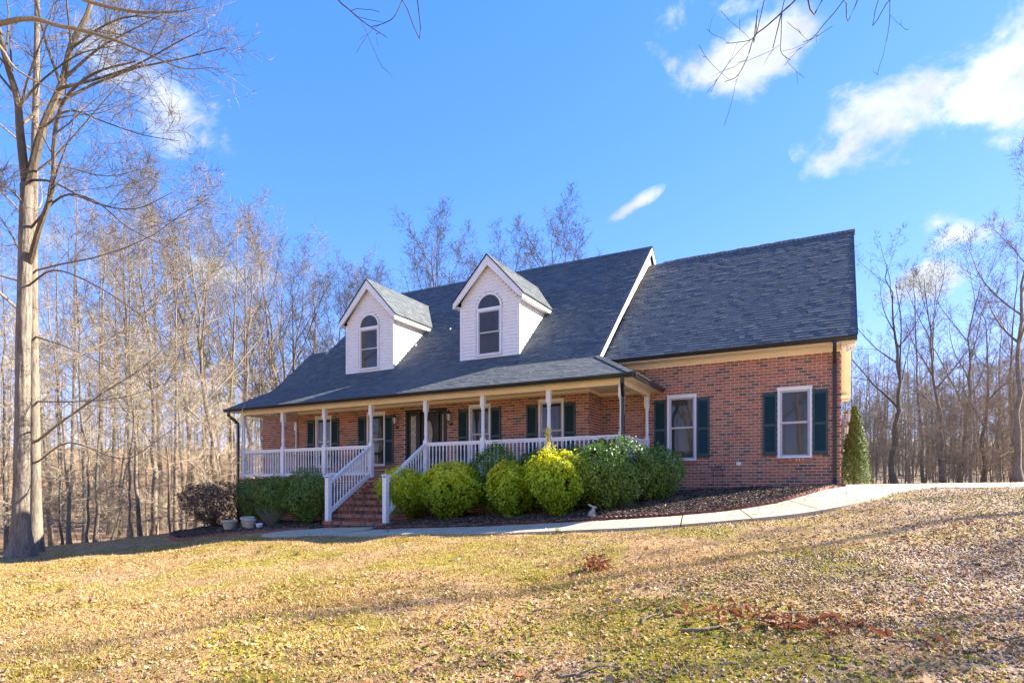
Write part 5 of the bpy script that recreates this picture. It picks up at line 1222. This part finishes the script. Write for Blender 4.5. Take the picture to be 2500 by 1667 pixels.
def sprig():
    R = np.random.default_rng(3); m = MB(); pts = [(0, 0, 1.45), (.02, 0, 1.75), (-.01, .01, 2.0), (.01, 0, 2.15)]
    m.tube(pts, [.008, .006, .004, .003], 5); o = m.build('shoot', 'twig', yb); n = 260
    z = 1.55+.65*R.random(n); P = np.c_[R.normal(0, .035, n), R.normal(0, .035, n), z]; leaf_cloud('shoot_leaves', P, R.normal(0, 1, (n, 3)), .05, .03, R.uniform(.75, 1, n), 'yleaf', yb, R)
    for ch in yb.children:
        if ch.name.startswith('shoot'): ch.location = (-.35, .15, -.02)
sprig()
def dead_shrub(x, y, h):
    R = np.random.default_rng(5); root = empty('dead_shrub', (x, y, gz1(x, y))); m = MB()
    for i in range(70):
        a = R.uniform(0, 6.28); r = R.uniform(.1, .45); m.tube([(0, 0, 0), (math.cos(a)*r*.5, math.sin(a)*r*.5, h*R.uniform(.3, .6)), (math.cos(a)*r*1.1, math.sin(a)*r*1.1, h*R.uniform(.6, 1.1))], [.008, .005, .002], 4)
    m.build('twigs', 'twig', root)['kind'] = 'stuff'; return tag(root, 'small leafless twiggy shrub under the leaning green bush', 'shrub')
dead_shrub(-15.45, -3.95, .62)
def evergreen():
    R = np.random.default_rng(9); x, y = .40, 6.2; z0 = gz1(x, y); root = empty('evergreen_tree', (x, y, z0)); H = 2.6; m = MB(); m.tube([(0, 0, -.1), (0, 0, H)], [.06, .01], 7); m.build('trunk', 'bark', root)
    n = 16000; t = R.uniform(0, 1, n)**.8; rad = .47*(1-t)**.66+.03; ph = R.uniform(0, 6.28, n); q = rad*R.uniform(.62, 1.03, n)*(1+.16*np.sin(ph*7+t*40))
    P = np.c_[np.cos(ph)*q, np.sin(ph)*q, .05+t*H]; d = np.c_[np.cos(ph), np.sin(ph), .5+0*ph]+R.normal(0, .5, (n, 3))
    leaf_cloud('foliage', P, d, .07, .022, R.uniform(0, 1, n), 'fir', root, R); tag(root, 'conical evergreen growing past the right corner of the garage', 'tree')
evergreen()

# ------------------------------------------------------------------ small things in the beds
def pot(x, y, r, h, mat, label, seed):
    z = gz1(x, y)+.06; root = empty('flower_pot', (x, y, z)); m = MB()
    m.lathe([(r*.62, 0), (r*.66, .015), (r*.70, h*.15), (r*.86, h*.72), (r*.88, h*.76), (r*.97, h*.78), (r, h*.82), (r, h), (r*.94, h), (r*.92, h*.88)], 0, 0, 28); m.build('pot_body', mat, root, True)
    g = MB()
    for q in (.5, .6): g.lathe([(r*(.66+.2*q)+.010, h*q-.012), (r*(.66+.2*q)+.016, h*q), (r*(.66+.2*q)+.010, h*q+.012)], 0, 0, 28)
    g.build('pot_band', mat, root, True)
    s = MB(); s.lathe([(r*.9, h*.85), (0.001, h*.87)], 0, 0, 20); s.build('soil', 'soil', root)
    return tag(root, label, 'pot')
pot(-16.85, -4.32, .24, .30, 'pot', 'widest beige banded flower pot, farthest from the stairs', 1)
pot(-16.25, -4.15, .215, .32, 'pot', 'beige flower pot in the middle of three, tilted slightly', 2).rotation_euler = (.05, .08, 0)
pot(-15.80, -4.42, .185, .28, 'pot', 'narrowest beige flower pot, beside the little white pot', 3)
pot(-15.38, -4.42, .10, .14, 'potw', 'little white pot on the mulch at the end of the row', 4).rotation_euler = (.1, .06, 0)
def rabbit():
    x, y = -4.86, -4.30; z = gz1(x, y)+.05; me = bpy.data.meshes.new('rabbit_statue')
    # joined from smooth lobes by remeshing a metaball-like set of spheres
    import bmesh
    bm = bmesh.new()
    def ball(c, r, rot=None):
        g = bmesh.ops.create_icosphere(bm, subdivisions=3, radius=1.0); M4 = Matrix.Translation(c)@(Matrix.Rotation(rot[0], 4, rot[1]) if rot else Matrix())@Matrix.Diagonal((*r, 1)); bmesh.ops.transform(bm, matrix=M4, verts=g['verts'])
    ball((-.01, 0, .085), (.085, .07, .09)); ball((.02, 0, .14), (.06, .055, .075)); ball((.03, 0, .205), (.035, .035, .05)); ball((.05, 0, .245), (.06, .042, .042)); ball((.095, 0, .235), (.025, .025, .022))
    for s in (-1, 1):
        ball((-.04, s*.022, .295), (.075, .014, .024), (math.radians(24), 'Y')); ball((.06, s*.03, .06), (.018, .018, .06)); ball((.07, s*.032, .015), (.035, .02, .016)); ball((-.01, s*.06, .04), (.06, .025, .04))
    ball((-.095, 0, .05), (.025, .025, .025))
    bm.to_mesh(me); bm.free(); me.materials.append(M['stone'])
    o = bpy.data.objects.new('rabbit_statue', me); col.objects.link(o); o.location = (x, y, z); o.rotation_euler = (0, 0, math.radians(20)); o.scale = (.88, .88, .88)
    r = o.modifiers.new('remesh', 'REMESH'); r.mode = 'VOXEL'; r.voxel_size = .006; r.use_smooth_shade = True
    sm = o.modifiers.new('smooth', 'SMOOTH'); sm.iterations = 4
    tag(o, 'small pale stone rabbit with laid-back ears sitting in the mulch bed', 'statue')
rabbit()
def plant_stand():
    x, y = -2.86, -.32; z = gz1(x, y)+.05; m = MB(); top = .50-z
    for s in (-.12, .12): m.tube([(s*.9, 0, 0), (s, 0, top)], .007, 6)
    for zz in (top*.98, top*.75): m.tube([(-.16, 0, zz), (.16, 0, zz)], .007, 6)
    for i in range(5):
        a = -.16+i*.08; m.tube([(a, 0, top*.98), (a+.03, -.03, top*1.12), (a+.01, 0, top*1.22), (a-.03, .02, top*1.12), (a, 0, top*.98)], .006, 5)
    m.tube([(0, 0, 0), (0, .02, top)], .005, 6)
    o = m.build('wire_plant_stand', 'iron'); o.location = (x, y, z); tag(o, 'thin black wire plant stand against the garage wall', 'plant stand')
plant_stand()
def edging():
    def run(line, label, every, r, hgt):
        root = tag(empty('bed_edging'), label, 'edging'); d = np.r_[0, np.cumsum(np.hypot(*(line[1:]-line[:-1]).T))]; n = int(d[-1]/every); pr = None
        for i in range(n):
            t = (i+.5)*every; x = np.interp(t, d, line[:, 0]); y = np.interp(t, d, line[:, 1]); x2 = np.interp(min(t+.05, d[-1]), d, line[:, 0]); y2 = np.interp(min(t+.05, d[-1]), d, line[:, 1])
            if pr is None:
                m = MB(); k = 8; m.prism([(-r, -.025, -.08)]+[(-r*math.cos(math.pi*j/k), -.025, hgt*math.sin(math.pi*j/k)) for j in range(k+1)]+[(r, -.025, -.08)], (0, .05, 0)); pr = o = m.build('edging_brick', 'edging', root)
            else: o = pr.copy(); col.objects.link(o); o.parent = root
            o.location = (x, y, gz1(x, y)+.045); o.rotation_euler = (rng.normal(0, .05), rng.normal(0, .04), math.atan2(y2-y, x2-x)+rng.normal(0, .03))
    line = PIN+(PIN-POUT)/np.linalg.norm(PIN-POUT, axis=1)[:, None]*.07
    run(line[3:], 'row of scalloped red edging bricks between walkway and mulch bed', .108, .052, .05)
    L2 = smooth_line(np.array([(-13.2, -4.62), (-13.9, -4.8), (-15.2, -5.2), (-17.2, -5.25), (-19.2, -4.75), (-20.6, -3.65)]), 60)
    run(L2, 'low red brick edging along the front of the bed with pots', .21, .103, .045)
edging()

# ------------------------------------------------------------------ ground cover
def scatter(n, d0, d1, R, px0=-150, px1=2650, powr=1.0):
    """random ground points in front of the viewpoint between two distances (denser per m2 when powr < 1)"""
    d = d0+(d1-d0)*R.random(n)**powr; lat = (R.uniform(px0, px1, n)-CXP)/FPX*d; x = CAM[0]+fwv[0]*d+rtv[0]*lat; y = CAM[1]+fwv[1]*d+rtv[1]*lat
    return x, y
def gzb(x, y): return gz(x, y)+((vnoise(x*.9, y*.9, 1)-.5)*.07+(vnoise(x*2.6, y*2.6, 2)-.5)*.035)
def lawn_filter(x, y): return ~(paved(x, y) | inbed(x, y) | inhouse(x, y))
def stony(x, y): return smoothstep(-4, 2.5, x+5*(vnoise(x*.5, y*.5, 12)-.5)+.15*(y+10))
def cover():
    R = np.random.default_rng(100)
    # fallen leaves
    X, Y = [], []
    for n, a, b in ((34000, 2.4, 9), (34000, 8, 22), (16000, 20, 42)): 
        x, y = scatter(n, a, b, R); X.append(x); Y.append(y)
    x = np.concatenate(X); y = np.concatenate(Y); clump = vnoise(x*.7, y*.7, 31)*.6+vnoise(x*2.5, y*2.5, 32)*.4
    k = (lawn_filter(x, y) | (paved(x, y) & ~inhouse(x, y) & (R.random(len(x)) < .16))) & (R.random(len(x)) < .12+1.7*clump**2.2+.25*(x < -10)); x, y = x[k], y[k]; n = len(x); z = np.where(paved(x, y), gz(x, y)+.036, gzb(x, y)+.012)
    nr = np.c_[R.normal(0, .38, (n, 2)), np.ones(n)]; size = R.lognormal(-3.5, .42, n); size = np.clip(size, .016, .07)
    # lobed leaf: 6 verts, curled
    a = R.uniform(0, 6.28, n); t = np.stack([np.cos(a), np.sin(a), -nr[:, 0]*np.cos(a)-nr[:, 1]*np.sin(a)], 1); nr /= np.linalg.norm(nr, axis=1)[:, None]; b = np.cross(nr, t); P = np.c_[x, y, z]
    s = size[:, None]; w = R.uniform(.3, .55, (n, 1)); cu = R.uniform(.0, .45, (n, 1))
    V = np.stack([P-t*s*.5+nr*s*cu*.5, P-t*s*.15+b*s*w*.6, P+t*s*.2+b*s*w*.75+nr*s*cu*.5, P+t*s*.5+nr*s*cu, P+t*s*.15-b*s*w*.7+nr*s*cu*.4, P-t*s*.2-b*s*w*.5], 1).reshape(-1, 3)
    o = np.arange(n)[:, None]*6; F = np.concatenate([np.stack([o+np.array(q) for q in ((0, 1, 5), (1, 2, 4), (1, 4, 5), (2, 3, 4))], 1).reshape(-1, 3)])
    rn = np.clip(R.beta(2.2, 1.8, n), 0, .95); rn[R.random(n) < .025] = 1.0
    tag(bulk('fallen_leaves', V, F, np.repeat(rn, 4), 'litter'), 'scattered dry brown oak leaves lying over the lawn', 'leaves', kind='stuff')
    # thin dormant grass
    X, Y = [], []
    for n, a, b in ((120000, 2.4, 8), (130000, 7, 15), (80000, 13, 26)): x, y = scatter(n, a, b, R); X.append(x); Y.append(y)
    x = np.concatenate(X); y = np.concatenate(Y); tuft = vnoise(x*1.7, y*1.7, 41)*.5+vnoise(x*6, y*6, 42)*.5
    k = lawn_filter(x, y) & (R.random(len(x)) < np.clip(tuft*1.7-.25, .03, 1)*(1-.65*stony(x, y))); x, y, tuft = x[k], y[k], tuft[k]; n = len(x); z = gzb(x, y)
    h = R.uniform(.012, .05, (n, 1)); a = R.uniform(0, 6.28, n); w = .0035+.0004*np.hypot(x-CAM[0], y-CAM[1]); P = np.c_[x, y, z-.004]; e = np.c_[np.cos(a), np.sin(a), 0*a]*w[:, None]
    tip = P+np.c_[R.normal(0, .028, (n, 2)), np.zeros(n)]+np.array((0, 0, 1))*h
    V = np.stack([P-e, P+e, tip], 1).reshape(-1, 3); F = np.arange(3*n).reshape(n, 3)
    gp = (.5+.5*smoothstep(-14, -3, x))*smoothstep(.44, .62, vnoise(x*.55+3, y*.55, 51)*.6+vnoise(x*2, y*2, 52)*.4); rn = np.clip(R.normal(.68, .22, n)-.5*gp*R.uniform(.4, 1, n), 0, 1)
    tag(bulk('dormant_grass', V, F, rn, 'grass'), 'thin straw-coloured winter grass with a few green blades', 'grass', kind='stuff')
    # a few brighter onion-grass tufts
    # moss cushions: low domes
    x, y = scatter(30000, 2.4, 20, R); mm = vnoise(x*.45+7, y*.45+2, 61)*.6+vnoise(x*1.6, y*1.6, 62)*.4
    k = lawn_filter(x, y) & (R.random(len(x)) < smoothstep(.50, .66, mm)); x, y = x[k], y[k]; n = len(x); z = gzb(x, y); r = R.uniform(.012, .05, n); ang = np.arange(7)*2*math.pi/7
    rim = np.stack([x[:, None]+r[:, None]*np.cos(ang)*R.uniform(.7, 1.2, (n, 7)), y[:, None]+r[:, None]*np.sin(ang)*R.uniform(.7, 1.2, (n, 7)), np.repeat((z-.006)[:, None], 7, 1)], -1)
    mid = np.stack([x[:, None]+.55*r[:, None]*np.cos(ang), y[:, None]+.55*r[:, None]*np.sin(ang), (z+.006)[:, None]+R.uniform(-.004, .006, (n, 7))], -1); top = np.c_[x, y, z+.010][:, None, :]
    V = np.concatenate([rim, mid, top], 1).reshape(-1, 3); o = np.arange(n)[:, None]*15; fs = []
    for i in range(7):
        j = (i+1) % 7; fs += [(i, j, 7+j), (i, 7+j, 7+i), (7+i, 7+j, 14)]
    F = (o[:, :, None]+np.array(fs)[None]).reshape(-1, 3); tag(bulk('moss', V, F, np.clip(np.repeat(R.uniform(.1, 1, n), 21)+R.normal(0, .15, n*21), 0, 1), 'moss'), 'low yellow-green moss cushions in the lawn', 'moss', kind='stuff')
    # pebbles, thickest towards the drive
    X, Y = [], []
    for n, a, b in ((40000, 2.4, 7.5), (26000, 7, 13), (12000, 12, 19)): x, y = scatter(n, a, b, R); X.append(x); Y.append(y)
    x = np.concatenate(X); y = np.concatenate(Y); k = lawn_filter(x, y) & (R.random(len(x)) < .06+stony(x, y)*1.2); x, y = x[k], y[k]; n = len(x); z = gzb(x, y); r = R.uniform(.005, .014, n)*(1+.03*np.hypot(x-CAM[0], y-CAM[1]))
    base = np.array([(1, 0, 0), (0, 1, 0), (-1, 0, 0), (0, -1, 0), (.62, .62, .55), (-.62, .62, .55), (-.62, -.62, .55), (.62, -.62, .55), (0, 0, .85)])
    V = np.c_[x, y, z+.002][:, None, :]+base[None]*r[:, None, None]*R.uniform(.75, 1.25, (n, 9, 1)); o = np.arange(n)[:, None, None]*9
    fs = np.array([(0, 1, 4), (1, 2, 5), (2, 3, 6), (3, 0, 7), (4, 1, 5), (5, 2, 6), (6, 3, 7), (7, 0, 4), (4, 5, 8), (5, 6, 8), (6, 7, 8), (7, 4, 8)]); F = (o+fs[None]).reshape(-1, 3)
    tag(bulk('gravel', V.reshape(-1, 3), F, np.repeat(R.uniform(0, 1, n), 12), 'pebble', smooth=True), 'brown pebbles and nuts strewn on the bare ground near the drive', 'gravel', kind='stuff')
    # mulch chips in the beds
    def chips(poly, n, label):
        p = np.array(poly); x = R.uniform(p[:, 0].min(), p[:, 0].max(), n*2); y = R.uniform(p[:, 1].min(), p[:, 1].max(), n*2); k = inpoly(x, y, poly); x, y = x[k][:n], y[k][:n]; n = len(x); z = gz(x, y)+.035+.05*(vnoise(x*2.2, y*2.2, 9)-.3+.5*vnoise(x*7, y*7, 4))+.012
        leafV = np.c_[x, y, z]; nr = np.c_[R.normal(0, .5, (n, 2)), np.ones(n)]
        o = leaf_cloud('mulch_chips', leafV, nr, .075, .028, np.clip(R.beta(1.6, 2.2, n)+(R.random(n) < .05)*.5, 0, 1), 'chip', None, R, .3); tag(o, label, 'mulch', kind='stuff')
    chips(BED_R, 26000, 'loose dark wood chips covering the bed before the garage and porch'); chips(BED_L, 11000, 'loose dark wood chips covering the bed with the pots')
    # onion-grass tufts that stand out one by one
    for i, (px, py) in enumerate([(470, 1322), (630, 1352), (660, 1340), (725, 1355), (98, 1395), (75, 1412), (36, 1410), (146, 1445), (430, 1362), (945, 1300), (185, 1485), (1360, 1300)]):
        dd = None
        for q in np.arange(5, 24, .05):
            p = at(px, py, q)
            if gz1(p[0], p[1]) > p[2]: dd = q; break
        if dd is None: continue
        p = at(px, py, dd); m = MB()
        for j in range(26):
            a = R.uniform(0, 6.28); l = R.uniform(.08, .17); b = R.normal(0, .025, 2); w = .004
            m.poly(((b[0]-w, b[1], 0), (b[0]+w, b[1], 0), (b[0]+math.cos(a)*l*.5, b[1]+math.sin(a)*l*.5, l)), float(R.uniform(0, .15)))
        o = m.build('grass_tuft', 'grass'); o.location = (p[0], p[1], gz1(p[0], p[1])); tag(o, 'bright green grass tuft standing in the brown lawn', 'grass tuft', 'green tufts in the lawn')
cover()
def sticks():
    R = np.random.default_rng(15)
    def ground_hit(px, py):
        for q in np.arange(4.2, 24, .03):
            p = at(px, py, q)
            if gz1(p[0], p[1]) > p[2]: return p
    data = [((1662, 1550), (1990, 1508), .016, 'long forked fallen branch among red leaves on the lawn'), ((1300, 1500), (1360, 1487), .009, 'short straight pale twig lying on the mossy lawn'), ((1430, 1512), (1480, 1488), .008, 'curved pale twig lying left of the longest pale twig'),
            ((1565, 1530), (1625, 1480), .011, 'longest pale twig, lying below the rust-leaved sprig'), ((1650, 1440), (1685, 1424), .008, 'small pale twig near the rust-leaved sprig'), ((1360, 1660), (1465, 1655), .014, 'dark stick lying flat in the leaves'), ((1095, 1374), (1125, 1366), .010, 'stubby pale stick on the straw-coloured lawn'),
            ((2330, 1605), (2410, 1625), .012, 'grey stick lying on the gravelly ground'), ((2410, 1570), (2500, 1578), .014, 'dark grey branch end lying on the gravel'), ((2150, 1585), (2240, 1570), .010, 'thin bent stick beside the gravel patch'), ((330, 1580), (350, 1565), .007, 'tiny twig lying in the leaf litter on the left lawn'), ((245, 1650), (268, 1632), .008, 'tiny pale twig low on the left lawn')]
    for a, b, r, lab in data:
        p, q = ground_hit(*a), ground_hit(*b)
        if p is None or q is None: continue
        root = empty('fallen_branch', tuple(p)); n = 7; pts = []
        for i in range(n): t = i/(n-1); c = p+(q-p)*t+np.array((R.normal(0, .03), R.normal(0, .03), 0))*(0 < i < n-1); c[2] = gz1(c[0], c[1])+.03; pts.append(c-p)
        m = MB(); m.tube(pts, np.linspace(r, r*.45, n), 6); m.build('stick', 'twig', root, True)
        if r > .0105:
            s = MB(); v = pts[3]; s.tube([v, v+(pts[5]-pts[3])*.6+np.array((.08, .06, .05)), v+(pts[6]-pts[3])*1.0+np.array((.14, .12, .03))], [r*.6, r*.45, r*.25], 5); s.build('side_twig', 'twig', root, True)
        tag(root, lab, 'branch')
    p = ground_hit(1450, 1392); root = empty('leafy_sprig', tuple(p)); root.scale = (.75, .75, .75); m = MB(); m.tube([(0, 0, .02), (.25, .1, .06), (.6, .15, .05), (1.0, .1, .03)], [.008, .008, .006, .003], 5); m.tube([(.1, .02, .03), (.12, 0, .22), (.16, .03, .34)], [.005, .004, .002], 5); m.build('stick', 'twigdark', root)
    n = 120; leaf_cloud('dry_leaves', np.c_[R.normal(.05, .13, n), R.normal(0, .12, n), np.abs(R.normal(.12, .08, n))], R.normal(0, 1, (n, 3)), .10, .05, R.uniform(0, .35, n), 'oleaf', root, R); tag(root, 'fallen sprig still holding a clump of rust-brown leaves', 'sprig')
    p = ground_hit(1930, 1520); root = empty('leaf_pile', tuple(p)); n = 200; leaf_cloud('dry_leaves', np.c_[R.normal(0, .45, n), R.normal(0, .22, n), np.abs(R.normal(.03, .025, n))], R.normal(0, .5, (n, 3))+np.array((0, 0, .8)), .11, .055, R.uniform(0, .5, n), 'oleaf', root, R); tag(root, 'loose drift of rust-red leaves beside the long fallen branch', 'leaves')
sticks()
